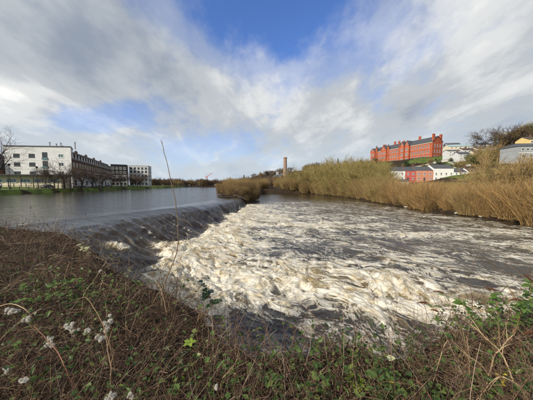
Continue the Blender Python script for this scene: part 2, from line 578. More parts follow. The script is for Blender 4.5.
# ------------------------------------------------------------------ the river: calm pool above, weir face, white water below
def water_surface(X, Y):
    """height, aeration (brown bubbly water), lace (white foam)"""
    xc = crest(Y); xf = foot(Y) + ss(44, 36, Y) * (0.75 * pn(Y * 0.55, X * 0.12, 33) + 0.45 * pn(Y * 1.5, X * 0.3, 34) + .25 * pn(Y * 3.3, X * .6, 35))
    d = X - xc
    wdt = np.maximum(xf - xc, 0.8)
    t = np.clip(d / wdt, 0, 1)
    low = ss(0.0, 1.0, t)
    prof = 1.0 - (0.22 * ss(-0.12, 0.40, d / wdt) + 0.78 * ss(0.18, 1.0, d / wdt))
    z = UP * prof
    nearw = ss(46, 38, Y)
    # glassy swell that stands along the crest
    z = z + nearw * (0.10 * np.exp(-((d + 0.9) / 0.7) ** 2) - 0.05 * np.exp(-((d + 2.4) / 0.8) ** 2))
    upm = ss(0.5, -1.5, d)
    far = 1.0 / (1 + (Y / 60.0) ** 2)
    # wind ripple on the upper pool
    rip = 0.012 * fbm(X * 0.8, Y * 1.1, 41, 3) + 0.005 * pn(X * 3.0, Y * 3.4, 45) / (1 + (Y / 25) ** 2)
    z = z + upm * rip
    # flow direction on the face: down and toward the near bank
    fx, fy = 0.86, -0.51
    wx = 0.22 * pn(X * 0.5, Y * 0.5, 50); wy = 0.22 * pn(X * 0.5, Y * 0.5, 51)
    al = (X + wx) * fx + (Y + wy) * fy
    ac = -(X + wx) * fy + (Y + wy) * fx
    face = ss(0.06, 0.38, d / wdt) * ss(1.08, 0.9, d / wdt) * nearw
    st1 = pn(ac * 1.5, al * 0.22, 60); st2 = pn(ac * 3.6, al * 0.45, 61); st3 = pn(ac * 8.0, al * 0.8, 62)
    z = z + face * (0.11 * st1 + 0.06 * st2 + 0.022 * st3) + face * 0.065 * pn(ac * .8, al * 1.1, 66) + face * 0.05 * pn(ac * 2.2, al * 1.9, 67)
    # below the weir
    lowm = ss(0.86, 1.08, d / wdt)
    dist = X - xf
    jump = np.exp(-np.maximum(dist, 0) / 5.0) * ss(-0.8, 0.8, dist) * ss(48, 42, Y)
    wX = X + 0.65 * pn(X * 0.35, Y * 0.35, 70) + 0.22 * pn(X * 1.1, Y * 1.1, 71) + 0.10 * pn(X * 3, Y * 3, 76) / (1 + (Y / 16) ** 4)
    wY = Y + 0.65 * pn(X * 0.35, Y * 0.35, 72) + 0.22 * pn(X * 1.1, Y * 1.1, 73) + 0.10 * pn(X * 3, Y * 3, 77) / (1 + (Y / 16) ** 4)
    # current runs away from the weir, slightly toward the right-hand bank
    a = wX * 0.78 - wY * 0.62; c = wX * 0.62 + wY * 0.78
    n1 = pn(a * 0.28, c * 0.42, 80); n2 = pn(a * 0.75, c * 1.05, 81); n3 = pn(a * 1.8, c * 2.5, 82); n4 = pn(a * 4.2, c * 5.2, 83); n5 = pn(a * 9.0, c * 10.0, 84)
    bl = 1 - 2 * np.abs(n3)
    # how broken the water is, by place
    G = lambda cx, cy, rx, ry: np.exp(-((X - cx) / rx) ** 2 - ((Y - cy) / ry) ** 2)
    br = 1.05 * jump
    br = np.maximum(br, 0.80 * G(0.5, 9.2, 5.5, 2.3))
    br = np.maximum(br, 0.70 * G(4.6, 8.0, 3.4, 2.6))
    br = np.maximum(br, 0.70 * G(-1.0, 26, 5.5, 7.0))
    br = np.maximum(br, 0.62 * G(5.0, 21.5, 7.0, 2.6))
    br = np.maximum(br, 0.44 * G(13.0, 17.5, 6.0, 1.9))
    br = np.maximum(br, 0.42 * G(6.5, 27.0, 8.5, 2.2))
    br = np.maximum(br, 0.34 * G(4.0, 38.0, 10, 3.0))
    br = np.maximum(br, 0.30 * G(6.0, 50.0, 9, 4.0))
    br = np.maximum(br, 0.36 * G(8.0, 12.0, 4.5, 1.3))
    # long ropes of foam carried off to the right
    rope = ss(-.05, .65, pn((X * .62 + Y * .78) * .50 + .5 * n1, (X * .78 - Y * .62) * .09, 95))
    br = np.maximum(br, 0.36 * rope * ss(44, 30, Y) * ss(6.0, 8.0, Y))
    br = np.maximum(br, 0.62 * G(7.5, 7.2, 3.2, 1.6))
    br = np.maximum(br, 0.15)
    br = br * (1 - 0.62 * G(3.2, 13.6, 2.4, 1.3)) * (1 - 0.55 * G(9.5, 14.2, 4.0, 1.5)) * (1 - 0.5 * G(11.5, 10.2, 3.5, 1.6))
    calm = np.clip(1.25 * np.maximum(G(-0.3, 5.5, 1.8, 1.0), .7 * G(0.9, 4.6, 1.8, .7)), 0, 1)
    br = br * (1 - 0.93 * calm) * ss(-0.4, 2.2, right_edge(Y) - X)
    br = np.clip(br * (1 + 0.45 * n1) * lowm * ss(70, 40, Y), 0, 1.1)
    fd = lambda y0: 1 / (1 + (Y / y0) ** 4)
    amp = lowm * (0.035 + 0.24 * br)
    z = z + amp * (0.9 * n1 + 0.65 * n2 * fd(45) + (0.50 * n3 + 0.30 * bl * br) * fd(26) + 0.34 * n4 * fd(13))
    z = z + lowm * 0.25 * jump
    z = z + lowm * 0.02 * pn(X * 1.6, Y * 2.4, 91) * ss(80, 20, Y)
    hn = 0.55 * n2 * fd(50) + 0.42 * n3 * fd(28) + 0.22 * bl * fd(28) + 0.30 * n4 * fd(14)
    foam = np.clip(br * (1 + 0.42 * hn) + 0.10 * hn, 0, 1.2) * lowm
    aer = ss(0.26, 0.85, br + 0.24 * n2 * fd(45) + 0.16 * n3 * fd(26) + 0.10 * n4 * fd(13)) * lowm
    # thin foam streaks drawn down the weir face
    sf = ss(0.22, 0.85, st2 * 0.55 + st3 * 0.5 + st1 * 0.25 + 0.30 * pn(al * 1.2, ac * 4.0, 64) - 0.25 + 0.30 * t)
    foam = np.maximum(foam, 0.16 * sf * face)
    spk = ss(0.35, 0.85, pn(ac * 2.0, al * .6, 68) + .55 * pn(ac * 5.5, al * 2.0, 69))
    foam = np.maximum(foam, 0.16 * spk * face * ss(.25, .6, t))
    # water bursting over stones in the face
    for (cx, cy, rx, ry, s) in ((-8.6, 12.5, 0.55, 0.30, 1.0), (-6.35, 14.1, 0.75, 0.55, 1.1), (-5.7, 13.2, 0.6, 0.6, 1.0), (-4.9, 20.5, 0.5, 0.8, .8), (-4.8, 27.5, .4, 1.0, .8)):
        g = np.exp(-((X - cx) / rx) ** 2 - ((Y - cy) / ry) ** 2) * s
        g2 = g * (0.7 + 0.5 * n4 + 0.4 * n3)
        foam = np.maximum(foam, np.clip(1.2 * g2, 0, 1.1))
        aer = np.maximum(aer, np.clip(1.3 * g, 0, 1))
        z = z + 0.28 * np.clip(g2, 0, 1.2)
    # drift foam lines on the upper pool, close to the crest
    up = ss(0.70, 0.95, pn(X * 0.5, Y * 1.6, 120) + 0.5 * pn(X * 2.5, Y * 5, 121)) * upm * ss(-5, -0.5, d) * nearw
    foam = np.maximum(foam, 0.25 * up)
    return z, aer, foam, face, ac, al, a, c


def build_river():
    inner = np.linspace(-1.30, 1.30, 860)
    us = np.concatenate([-1.30 - np.linspace(1.6, 0.02, 50) , inner, 1.30 + np.linspace(0.02, 1.6, 50)])
    iy = np.linspace(1 / 2.3, 1 / 55.0, 660)
    ys = np.concatenate([[0.6, 1.2, 1.8], 1 / iy, np.geomspace(56, 330, 110)])
    U, Y = np.meshgrid(us, ys)
    X = U * (Y + 1.5)
    Z, aer, foam, face, ac, al, fla, flc = water_surface(X, Y)
    ny, nx = X.shape
    idx = np.arange(nx * ny).reshape(ny, nx)
    q = np.stack([idx[:-1, :-1], idx[:-1, 1:], idx[1:, 1:], idx[1:, :-1]], -1).reshape(-1, 4)
    # leave out what lies well under the banks
    Gd = ground(X, Y)
    dry = (Gd > Z + 0.5).ravel()
    q = q[~(dry[q].all(1))]
    m, nt, b = bsdf('river_water')
    tc = nd(nt, 'ShaderNodeTexCoord')

    def no(s, dt=4, vec=None, ro=.55):
        t = nd(nt, 'ShaderNodeTexNoise')
        t.inputs['Scale'].default_value = s; t.inputs['Detail'].default_value = dt; t.inputs['Roughness'].default_value = ro
        nt.links.new(vec or tc.outputs['Object'], t.inputs['Vector'])
        return t.outputs['Fac']
    fo = nd(nt, 'ShaderNodeAttribute', attribute_name='foam').outputs['Fac']
    ae = nd(nt, 'ShaderNodeAttribute', attribute_name='aeration').outputs['Fac']
    def mapped(sc, rot=0.0):
        mp = nd(nt, 'ShaderNodeMapping')
        mp.inputs['Scale'].default_value = sc
        mp.inputs['Rotation'].default_value = (0, 0, rot)
        nt.links.new(tc.outputs['Object'], mp.inputs[0])
        return mp.outputs[0]

    AA = lambda k: nd(nt, 'ShaderNodeAttribute', attribute_name=k).outputs['Fac']
    fA, fC = AA('flow_a'), AA('flow_c')

    def fvec(s, stretch, off=0.0):
        cv = nd(nt, 'ShaderNodeCombineXYZ')
        nt.links.new(mth(nt, 'MULTIPLY', fA, s * stretch), cv.inputs[0])
        nt.links.new(mth(nt, 'MULTIPLY', fC, s), cv.inputs[1])
        cv.inputs[2].default_value = off
        return cv.outputs[0]

    def ridge(scale, stretch, dist, dt=2, off=0.0, sharp=8.0):
        # thin bright threads drawn out along the current
        t = nd(nt, 'ShaderNodeTexNoise')
        t.inputs['Scale'].default_value = 1.0; t.inputs['Detail'].default_value = dt
        t.inputs['Roughness'].default_value = 0.5; t.inputs['Distortion'].default_value = dist
        nt.links.new(fvec(scale, stretch, off), t.inputs['Vector'])
        d_ = mth(nt, 'ABSOLUTE', mth(nt, 'SUBTRACT', t.outputs['Fac'], 0.5))
        return mth(nt, 'SUBTRACT', 1.0, mth(nt, 'MULTIPLY', d_, sharp), clamp=True)
    fn = no(16, 5, None, .65)
    R1 = ridge(0.75, 0.50, 0.7, 4, 0.0, 7.0)
    R2 = ridge(1.9, 0.58, 0.7, 5, 3.1, 8.0)
    R3 = ridge(5.0, 0.70, 0.6, 5, 7.7, 8.0)
    lace = mth(nt, 'ADD', mth(nt, 'MULTIPLY', R1, 0.34), mth(nt, 'ADD', mth(nt, 'MULTIPLY', R2, 0.40), mth(nt, 'ADD', mth(nt, 'MULTIPLY', R3, 0.32), mth(nt, 'MULTIPLY', fn, 0.56))))
    fc = mth(nt, 'ADD', mth(nt, 'MINIMUM', fo, 0.53), mth(nt, 'MULTIPLY', mth(nt, 'SUBTRACT', no(1.0, 4, fvec(0.75, 0.5, 5.0)), 0.53), 0.85))
    f2 = mth(nt, 'ADD', mth(nt, 'MULTIPLY', fc, 0.80), mth(nt, 'MULTIPLY', lace, 0.95))
    f2 = ramp(nt, f2, [(0.90, 0.0), (0.99, 0.36), (1.0, 0.38)], 'LINEAR')
    f3 = mth(nt, 'MULTIPLY', mth(nt, 'SUBTRACT', mth(nt, 'ADD', mth(nt, 'MULTIPLY', fc, 0.80), mth(nt, 'MULTIPLY', lace, 0.95)), 1.0), 1.7, clamp=True)
    f2 = mth(nt, 'MULTIPLY', mth(nt, 'ADD', f2, f3, clamp=True), mth(nt, 'MULTIPLY', fo, 6.0, clamp=True))
    deep = (0.026, 0.021, 0.014)
    ss_low = mth(nt, 'MULTIPLY', fo, 1.3, clamp=True)
    # water drawn into threads down the face of the weir
    A = lambda k: nd(nt, 'ShaderNodeAttribute', attribute_name=k).outputs['Fac']
    fa = A('face')
    cv = nd(nt, 'ShaderNodeCombineXYZ')
    nt.links.new(mth(nt, 'MULTIPLY', A('across'), 5.0), cv.inputs[0])
    nt.links.new(mth(nt, 'MULTIPLY', A('along'), 0.26), cv.inputs[1])
    sk = no(1.0, 6, cv.outputs[0], .62)
    f2 = mth(nt, 'MAXIMUM', f2, mth(nt, 'MULTIPLY', ramp(nt, sk, [(0.55, 0.0), (0.75, 0.34)], 'LINEAR'), fa))
    tan = ramp(nt, no(1.0, 4, fvec(1.2, 0.5, 9.0)), [(0.3, (0.15, 0.108, 0.048)), (0.7, (0.42, 0.325, 0.165))], 'LINEAR')
    deep = mixc(nt, fa, deep, (0.020, 0.013, 0.007))
    c = mixc(nt, ae, deep, tan)
    white = ramp(nt, no(2.3, 5), [(0.3, (0.54, 0.47, 0.34)), (0.65, (0.69, 0.665, 0.60))])
    c = mixc(nt, f2, c, white)
    nt.links.new(c, b.inputs['Base Color'])
    b.inputs['IOR'].default_value = 1.45
    nt.links.new(mth(nt, 'SUBTRACT', 0.5, mth(nt, 'MULTIPLY', fa, 0.27)), b.inputs['Specular IOR Level'])
    rough = mth(nt, 'ADD', 0.07, mth(nt, 'ADD', mth(nt, 'MULTIPLY', ae, 0.22), mth(nt, 'MULTIPLY', f2, 0.45)), clamp=True)
    nt.links.new(rough, b.inputs['Roughness'])
    h = mth(nt, 'ADD', mth(nt, 'MULTIPLY', mth(nt, 'ADD', no(5.0, 4, mapped((0.8, 2.2, 1.0)), .6), mth(nt, 'MULTIPLY', mth(nt, 'ADD', no(1.0, 3, mapped((0.8, 2.4, 1.0)), .55), mth(nt, 'MULTIPLY', no(0.45, 2, mapped((0.7, 2.2, 1.0)), .5), 2.2)), 1.6)), 0.62), mth(nt, 'MULTIPLY', lace, mth(nt, 'ADD', 0.04, mth(nt, 'MULTIPLY', fo, 0.85))))
    h = mth(nt, 'ADD', mth(nt, 'MULTIPLY', h, mth(nt, 'SUBTRACT', 1.0, mth(nt, 'MULTIPLY', fa, .8))), mth(nt, 'MULTIPLY', mth(nt, 'MULTIPLY', sk, fa), 3.0))
    bp = nd(nt, 'ShaderNodeBump')
    nt.links.new(mth(nt, 'ADD', 0.26, mth(nt, 'ADD', mth(nt, 'MULTIPLY', ss_low, 0.6), mth(nt, 'MULTIPLY', fa, 0.25), clamp=True)), bp.inputs['Strength'])
    bp.inputs['Distance'].default_value = 0.12
    nt.links.new(h, bp.inputs['Height'])
    nt.links.new(bp.outputs[0], b.inputs['Normal'])
    me = mesh_np('river', np.stack([X, Y, Z], -1).reshape(-1, 3), q, None, [m], True, {'foam': foam.ravel(), 'aeration': aer.ravel(), 'face': face.ravel(), 'across': ac.ravel(), 'along': al.ravel(), 'flow_a': fla.ravel(), 'flow_c': flc.ravel()})
    tag(link('river', me), 'brown river sliding over a weir into churning white water', kind='structure')


build_river()


def spray():
    # drops thrown up where the water breaks
    rng = np.random.default_rng(5)
    n = 60000
    X = rng.uniform(-7.5, 8.5, n); Y = rng.uniform(5.5, 36, n) ** 1.0
    z, aer, foam = water_surface(X, Y)[:3]
    keep = rng.uniform(0, 1, n) < np.clip(foam - .45, 0, 1) * 1.1 * (.15 + np.exp(-np.abs(X - foot(Y)) / 2.0)) * ss(40, 16, Y)
    X, Y, z = X[keep], Y[keep], z[keep]; n = len(X)
    h = rng.exponential(.085, n)
    C = np.stack([X, Y, z + np.minimum(h, .5)], -1)
    r = rng.uniform(.003, .013, n) * (1 + Y / 25)
    o = np.array([[1, 0, 0], [-1, 0, 0], [0, 1, 0], [0, -1, 0], [0, 0, 1.3], [0, 0, -1.3]])
    V = (C[:, None, :] + o[None] * r[:, None, None] * rng.uniform(.6, 1.4, (n, 6, 1))).reshape(-1, 3)
    F = np.array([[0, 2, 4], [2, 1, 4], [1, 3, 4], [3, 0, 4], [2, 0, 5], [1, 2, 5], [3, 1, 5], [0, 3, 5]])
    T = (np.arange(n) * 6)[:, None, None] + F[None]
    m = mat('spray_drop', (0.78, 0.77, 0.73), (0.66, 0.63, 0.56), 0.3, 3)
    tag(link('spray', mesh_np('spray', V, None, T.reshape(-1, 3), [m], True)), 'drops of spray thrown up over the broken water at the weir foot', 'spray', None, 'stuff')
    print('spray', n)


spray()

# ================================================================== MATERIALS FOR THE BUILT THINGS
mat('white_render', (0.62, 0.63, 0.645), (0.50, 0.51, 0.525), 0.85, 0.6, bump=0.1)
mat('cream_render', (0.66, 0.60, 0.46), (0.56, 0.50, 0.38), 0.85, 0.6)
mat('pale_grey_render', (0.55, 0.56, 0.56), (0.47, 0.48, 0.49), 0.85, 0.5)
mat('blue_grey_cladding', (0.32, 0.34, 0.36), (0.26, 0.28, 0.30), 0.6, 0.4)
mat('brown_brick', (0.16, 0.10, 0.07), (0.10, 0.062, 0.044), 0.9, 2.5, bump=0.2)
mat('dark_cladding', (0.050, 0.050, 0.055), (0.032, 0.032, 0.036), 0.6, 0.8)
mat('red_brick', (0.46, 0.12, 0.058), (0.27, 0.065, 0.036), 0.9, 0.35, bump=0.15)
mat('red_brick_trim', (0.42, 0.20, 0.12), (0.34, 0.15, 0.09), 0.85, 1.5)
mat('limestone_trim', (0.52, 0.47, 0.40), (0.42, 0.38, 0.32), 0.85, 1.5)
mat('slate', (0.085, 0.09, 0.10), (0.05, 0.053, 0.06), 0.55, 1.2, bump=0.2)
mat('brown_slate', (0.10, 0.075, 0.065), (0.06, 0.045, 0.04), 0.7, 1.2, bump=0.2)
mat('teal_metal_roof', (0.30, 0.42, 0.45), (0.24, 0.35, 0.38), 0.45, 0.8)
mat('red_paint', (0.54, 0.13, 0.11), (0.44, 0.10, 0.085), 0.8, 1.0)
mat('salmon_paint', (0.60, 0.27, 0.18), (0.50, 0.22, 0.145), 0.8, 1.0)
mat('white_paint', (0.80, 0.80, 0.78), (0.70, 0.70, 0.68), 0.7, 1.0)
mat('yellow_paint', (0.70, 0.55, 0.24), (0.60, 0.46, 0.2), 0.8, 1.0)
mat('chimney_brick', (0.34, 0.24, 0.19), (0.24, 0.165, 0.13), 0.9, 1.6, bump=0.2)
mat('crane_red', (0.62, 0.12, 0.08), (0.52, 0.10, 0.07), 0.5, 0.5)
mat('dark_metal', (0.020, 0.021, 0.022), (0.012, 0.012, 0.013), 0.5, 3.0, spec=.4)
mat('steel', (0.35, 0.36, 0.37), (0.28, 0.29, 0.30), 0.45, 1.0, metal=0.4)
mat('frame_white', (0.75, 0.75, 0.74), (0.68, 0.68, 0.67), 0.5, 2.0)
mat('frame_dark', (0.05, 0.05, 0.055), (0.035, 0.035, 0.04), 0.5, 2.0)
mat('glass', (0.045, 0.06, 0.068), (0.02, 0.026, 0.03), 0.08, 0.15, spec=0.6)
mat('green_glass', (0.10, 0.19, 0.19), (0.06, 0.11, 0.115), 0.1, 0.2, spec=0.6)
mat('door_paint', (0.06, 0.08, 0.12), (0.045, 0.06, 0.09), 0.5, 1.0)
mat('car_white', (0.72, 0.72, 0.73), (0.68, 0.68, 0.69), 0.25, 0.5, spec=0.6)
mat('car_grey', (0.22, 0.23, 0.25), (0.18, 0.19, 0.21), 0.25, 0.5, spec=0.6)
mat('car_blue', (0.04, 0.07, 0.16), (0.03, 0.05, 0.12), 0.25, 0.5, spec=0.6)
mat('tyre', (0.018, 0.018, 0.018), (0.012, 0.012, 0.012), 0.85, 8)
mat('skin', (0.50, 0.32, 0.24), (0.44, 0.27, 0.2), 0.6, 6)
mat('white_cloth', (0.74, 0.74, 0.76), (0.66, 0.66, 0.69), 0.9, 8)
mat('navy_cloth', (0.022, 0.025, 0.035), (0.014, 0.016, 0.024), 0.9, 8)
mat('hair_brown', (0.05, 0.033, 0.02), (0.03, 0.02, 0.012), 0.6, 30)
mat('pale_stone', (0.58, 0.56, 0.52), (0.42, 0.40, 0.37), 0.9, 4, bump=0.4)
mat('driftwood', (0.065, 0.048, 0.034), (0.03, 0.022, 0.016), 0.85, 5, bump=0.5)
mat('path_stone', (0.22, 0.205, 0.185), (0.15, 0.14, 0.125), 0.9, 2, bump=0.2)
M = MATS

WCACHE = {}


def window(parent, x, z, ww, hh, frame='frame_white', pane='glass', y=0.0, bars=(1, 1), rz=0.0, name='window'):
    """a real frame standing 6 cm proud with a sill, and its pane set back inside it; y is the wall face, looking along -y"""
    key = (round(ww, 2), round(hh, 2), frame, pane, bars)
    if key not in WCACHE:
        f = MB()
        t = min(0.14, ww * 0.10)
        f.box(-ww / 2, -ww / 2 + t, -.07, .02, 0, hh).box(ww / 2 - t, ww / 2, -.07, .02, 0, hh)
        f.box(-ww / 2 + t, ww / 2 - t, -.07, .02, hh - t, hh).box(-ww / 2 + t, ww / 2 - t, -.07, .02, 0, t)
        f.box(-ww / 2 - .08, ww / 2 + .08, -.16, .02, -.12, -.003)
        for i in range(1, bars[0]):
            xx = -ww / 2 + ww * i / bars[0]
            f.box(xx - t * .35, xx + t * .35, -.06, -.035, t, hh - t)
        for i in range(1, bars[1]):
            zz = hh * i / bars[1]
            f.box(-ww / 2 + t, ww / 2 - t, -.055, -.034, zz - t * .35, zz + t * .35)
        p = MB().box(-ww / 2 + t, ww / 2 - t, -.032, .015, t, hh - t)
        WCACHE[key] = (f.mesh('window_frame', M[frame]), p.mesh('window_pane', M[pane]))
    fm, pm = WCACHE[key]
    o = link(name, fm, parent, (x, y, z), (0, 0, rz))
    link('pane', pm, o)
    return o


def side_window(parent, yy, x, z, ww, hh, right=True, **k):
    """window on an end wall"""
    o = window(parent, 0, z, ww, hh, **k)
    o.location = (x, yy, z)
    o.rotation_euler = (0, 0, PI / 2 if right else -PI / 2)
    return o


def chimney(parent, x, y, z0, z1, wx=1.0, wy=0.7, m='brown_brick', pots=2):
    c = MB().box(x - wx / 2, x + wx / 2, y - wy / 2, y + wy / 2, z0, z1 - .25)
    c.box(x - wx / 2 - .09, x + wx / 2 + .09, y - wy / 2 - .09, y + wy / 2 + .09, z1 - .247, z1)
    for i in range(pots):
        px = x + (i - (pots - 1) / 2) * wx * .5
        c.tube([(px, y, z1), (px, y, z1 + .5)], [.14, .11], 6)
    return c.build('chimney', M[m], parent)


# ------------------------------------------------------------------ red brick institution along the hilltop
def red_institution():
    F = Vector((145, 308, 0)); N = Vector((171, 230, 0))
    d = (N - F); L = d.length
    z0 = 30.5
    root = empty('brick_institution', (F.x, F.y, z0), math.atan2(d.y, d.x), 'long red brick three storey building with gabled bays and chimneys along the hilltop', 'building')
    H = 18.0; D = 15.0
    MB().wall_gable(0, L, 0, D, -4, H, 6.2).build('wall', M['red_brick'], root)
    rf = MB().gable(0, L, 0, D, H, 6.2, over=0.5).build('roof', M['slate'], root)
    # string courses and eaves band
    st = MB()
    for z in (5.6, 11.2): st.box(-.02, L + .06, -.10, -.003, z, z + .35)
    st.build('string_course', M['red_brick_trim'], root)
    MB().box(-.1, L + .1, -.30, -.004, H - .9, H - .25).build('eaves_band', M['limestone_trim'], root)
    bays = [(4.5, 7.5, 4.2), (22.5, 8.5, 5.2), (49.0, 5.2, 5.4), (55.2, 5.2, 5.4)]
    spans = []
    for (bx, bw, gh) in bays:
        x0, x1 = bx - bw / 2, bx + bw / 2
        spans.append((x0, x1))
        b = MB()
        y0 = -2.2
        ym = (x0 + x1) / 2
        # gabled bay: body with its own pointed gable facing the river
        b.poly([(x0, y0, -4), (x1, y0, -4), (x1, y0, H + .6), (ym, y0, H + .6 + gh), (x0, y0, H + .6)])
        b.poly([(x0, 1.0, -4), (x0, y0, -4), (x0, y0, H + .6), (x0, 1.0, H + .6)])
        b.poly([(x1, y0, -4), (x1, 1.0, -4), (x1, 1.0, H + .6), (x1, y0, H + .6)])
        bo = b.build('gabled_bay', M['red_brick'], root)
        r = MB()
        for s, xe in ((1, x0), (-1, x1)):
            r.poly([(xe - s * .35, y0 - .35, H + .25), (ym, y0 - .35, H + .75 + gh), (ym, D / 2, H + .75 + gh), (xe - s * .35, D / 2, H + .25)][::s])
            r.poly([(xe - s * .35, y0 - .35, H + .0), (ym, y0 - .35, H + .45 + gh), (ym, y0 - .35, H + .75 + gh), (xe - s * .35, y0 - .35, H + .25)])
        r.build('bay_roof', M['slate'], bo)
        for fl, (z, h) in enumerate(((1.6, 3.0), (7.0, 3.2), (12.6, 3.2))):
            for k in (-1, 0, 1) if bw > 6 else (-.55, .55):
                window(root, bx + k * bw * .29, z, 1.25, h, y=y0, bars=(1, 2))
        window(root, bx, H + 1.0, 1.1, 2.0, y=y0, bars=(1, 2))
    # turrets with slate caps beside the two far bays
    for (tx, th) in ((9.6, 4.5), (28.2, 3.6), (45.0, 2.6)):
        t = MB().tube([(tx, -.4, -2), (tx, -.4, H + th)], 1.25, 8).build('turret', M['red_brick'], root)
        MB().tube([(tx, -.4, H + th), (tx, -.4, H + th + .25), (tx, -.4, H + th + 3.6)], [1.55, 1.5, .05], 8).build('turret_cap', M['slate'], t)
    x = 1.5
    while x < L - 1:
        if not any(a - 1.2 < x < b + 1.2 for a, b in spans):
            for (z, h) in ((1.6, 3.0), (7.0, 3.2), (12.6, 3.2)):
                window(root, x, z, 1.25, h, bars=(1, 2))
        x += 2.75
    for (cx, zt) in ((2, 5.5), (13.5, 7.6), (16.0, 7.2), (30.5, 8.6), (36.5, 8.2), (43, 7.4), (62.5, 8.4)):
        chimney(rf, cx, D / 2 + .3, H + 3.5, H + zt + 1.2, 2.2, 1.2, 'red_brick', 3)
    # two tall end stacks
    for yy in (2.2, D - 2.2):
        chimney(rf, L - .8, yy, H - 2.0, H + 8.2, 1.5, 2.4, 'red_brick', 2)
    for yy in (3.6, 7.5, 11.4):
        for (z, h) in ((1.6, 3.0), (7.0, 3.2), (12.6, 3.2)):
            side_window(root, yy, L + .001, z, 1.25, h, bars=(1, 2))
    # pale ground-floor loggia before the near wing
    MB().box(60, 75, -3.2, -.12, -1.0, 2.6).build('loggia', M['limestone_trim'], root)
    MB().box(59.6, 75.4, -3.6, -.115, 2.603, 2.95).build('loggia_roof', M['slate'], root)
    for k in range(5): window(root, 61.6 + k * 2.9, -.1, 1.7, 2.1, y=-3.2)


red_institution()


# ------------------------------------------------------------------ ordinary houses
def house(name, label, cat, x, y, z, rz, W, D, H, rh, wallm, roofm, wins, frame='frame_white', chims=(), door=None, hip=0.0, group=None, base=3.0, over=0.3, side=()):
    root = empty(name, (x, y, z), rz, label, cat, group)
    if hip:
        MB().box(0, W, 0, D, -base, H).build('wall', M[wallm], root)
    else:
        MB().wall_gable(0, W, 0, D, -base, H, rh).build('wall', M[wallm], root)
    rf = MB().gable(0, W, 0, D, H + .004, rh, over=over, hip=hip).build('roof', M[roofm], root)
    for wv in wins: window(root, *wv[:4], frame=frame, **(wv[4] if len(wv) > 4 else {}))
    for sv in side: side_window(root, sv[0], W + .001 if sv[5] else -.001, sv[1], sv[2], sv[3], right=sv[5], frame=frame)
    for c in chims: chimney(rf, *c)
    if door is not None:
        dr = MB().box(door - .5, door + .5, -.05, .03, 0, 2.1).build('door', M['door_paint'], root)
        MB().box(door + .33, door + .40, -.10, -.05, 1.0, 1.12).build('handle', M['steel'], dr)
    return root


def two_floor(W, n, h0=0.9, h1=3.7, wh=1.35, ww=1.0, skip=None):
    out = []
    for i in range(n):
        xx = W * (i + .5) / n
        if i != skip: out.append((xx, h0, ww, wh, {'bars': (2, 1)}))
        out.append((xx, h1, ww, wh, {'bars': (2, 1)}))
    return out


# river terrace under the hill, one house after another
ZT = 6.3
TER = [
    (72.0, 10.8, 5.9, 'white_paint', 'slate', 'white end house of the riverside terrace with a dark slate roof', 3, 1),
    (83.0, 6.0, 6.0, 'red_paint', 'slate', 'bright red house in the riverside terrace', 2, 0),
    (89.2, 10.2, 6.2, 'salmon_paint', 'slate', 'wide salmon orange house in the riverside terrace', 3, 1),
    (99.7, 12.0, 7.4, 'white_paint', 'slate', 'tall white house at the middle of the riverside terrace', 4, 2),
    (112.0, 7.8, 5.2, 'white_paint', 'slate', 'low white house downhill beside the tall white terrace house', 3, 1),
    (121.0, 13.5, 5.4, 'white_paint', 'brown_slate', 'long white cottage half hidden by golden willow stems at right end of terrace', 5, 2),
]
for (hx, hw, hh, wm, rm, lab, nw, dr) in TER:
    house('terraced_house', lab, 'house', hx, 132.0, ZT, 0.0, hw, 8.0, hh, 2.6, wm, rm, two_floor(hw, nw, skip=dr), door=hw * (dr + .5) / nw,
          chims=[(0.6, 4.0, hh + 1.2, hh + 4.0, .9, .8, 'brown_brick', 2)], over=0.02)
# outbuilding in front of the terrace
house('white_shed', 'small white outbuilding behind the willows below the white terrace house', 'shed', 63.5, 108, 3.6, 0.1, 6.5, 4, 2.2, 0.9, 'white_paint', 'slate', [(1.8, .7, 1.1, 1.1), (4.6, .7, 1.1, 1.1)])

# houses above the terrace on the hill
house('hillside_house', 'cream hillside house with a pale teal metal roof right of the brick building', 'house', 161, 196, 33.0, -.12, 17, 9, 4.6, 2.2, 'cream_render', 'teal_metal_roof', two_floor(17, 5, .6, 2.9, 1.3, 1.2))
house('hillside_house', 'small white hillside house just under the cream one with teal roof', 'house', 152, 186, 27.8, -.1, 9, 7, 4.4, 1.4, 'white_render', 'slate', two_floor(9, 3, .6, 2.7, 1.2, 1.2))
for i, (hx, hy, hz, lab) in enumerate(((162.5, 184, 28.6, 'low grey roofed hillside house nearest the white one'), (172.5, 182, 29.0, 'low stone coloured hillside house at the middle of the row'),
                                  (182.0, 181, 29.6, 'pale fronted hillside house at the right end of the low row'))):
    house('hillside_house', lab, 'house', hx, hy, hz, -.06, 9.2, 7, 4.2, 1.9, ('pale_grey_render', 'cream_render', 'white_render')[i], 'brown_slate', two_floor(9.2, 3, .5, 2.6, 1.1, 1.1), chims=[(4.6, 3.5, 5.0, 7.2, .8, .7, 'brown_brick', 2)])
# dark roof seen beyond the brick building's near gable
house('hillside_house', 'dark roofed house tucked behind the near gable of the brick building', 'house', 193, 238, 43.0, -.2, 12, 8, 4, 2, 'pale_grey_render', 'slate', two_floor(12, 3, .6, 2.3, 1.1, 1.1))
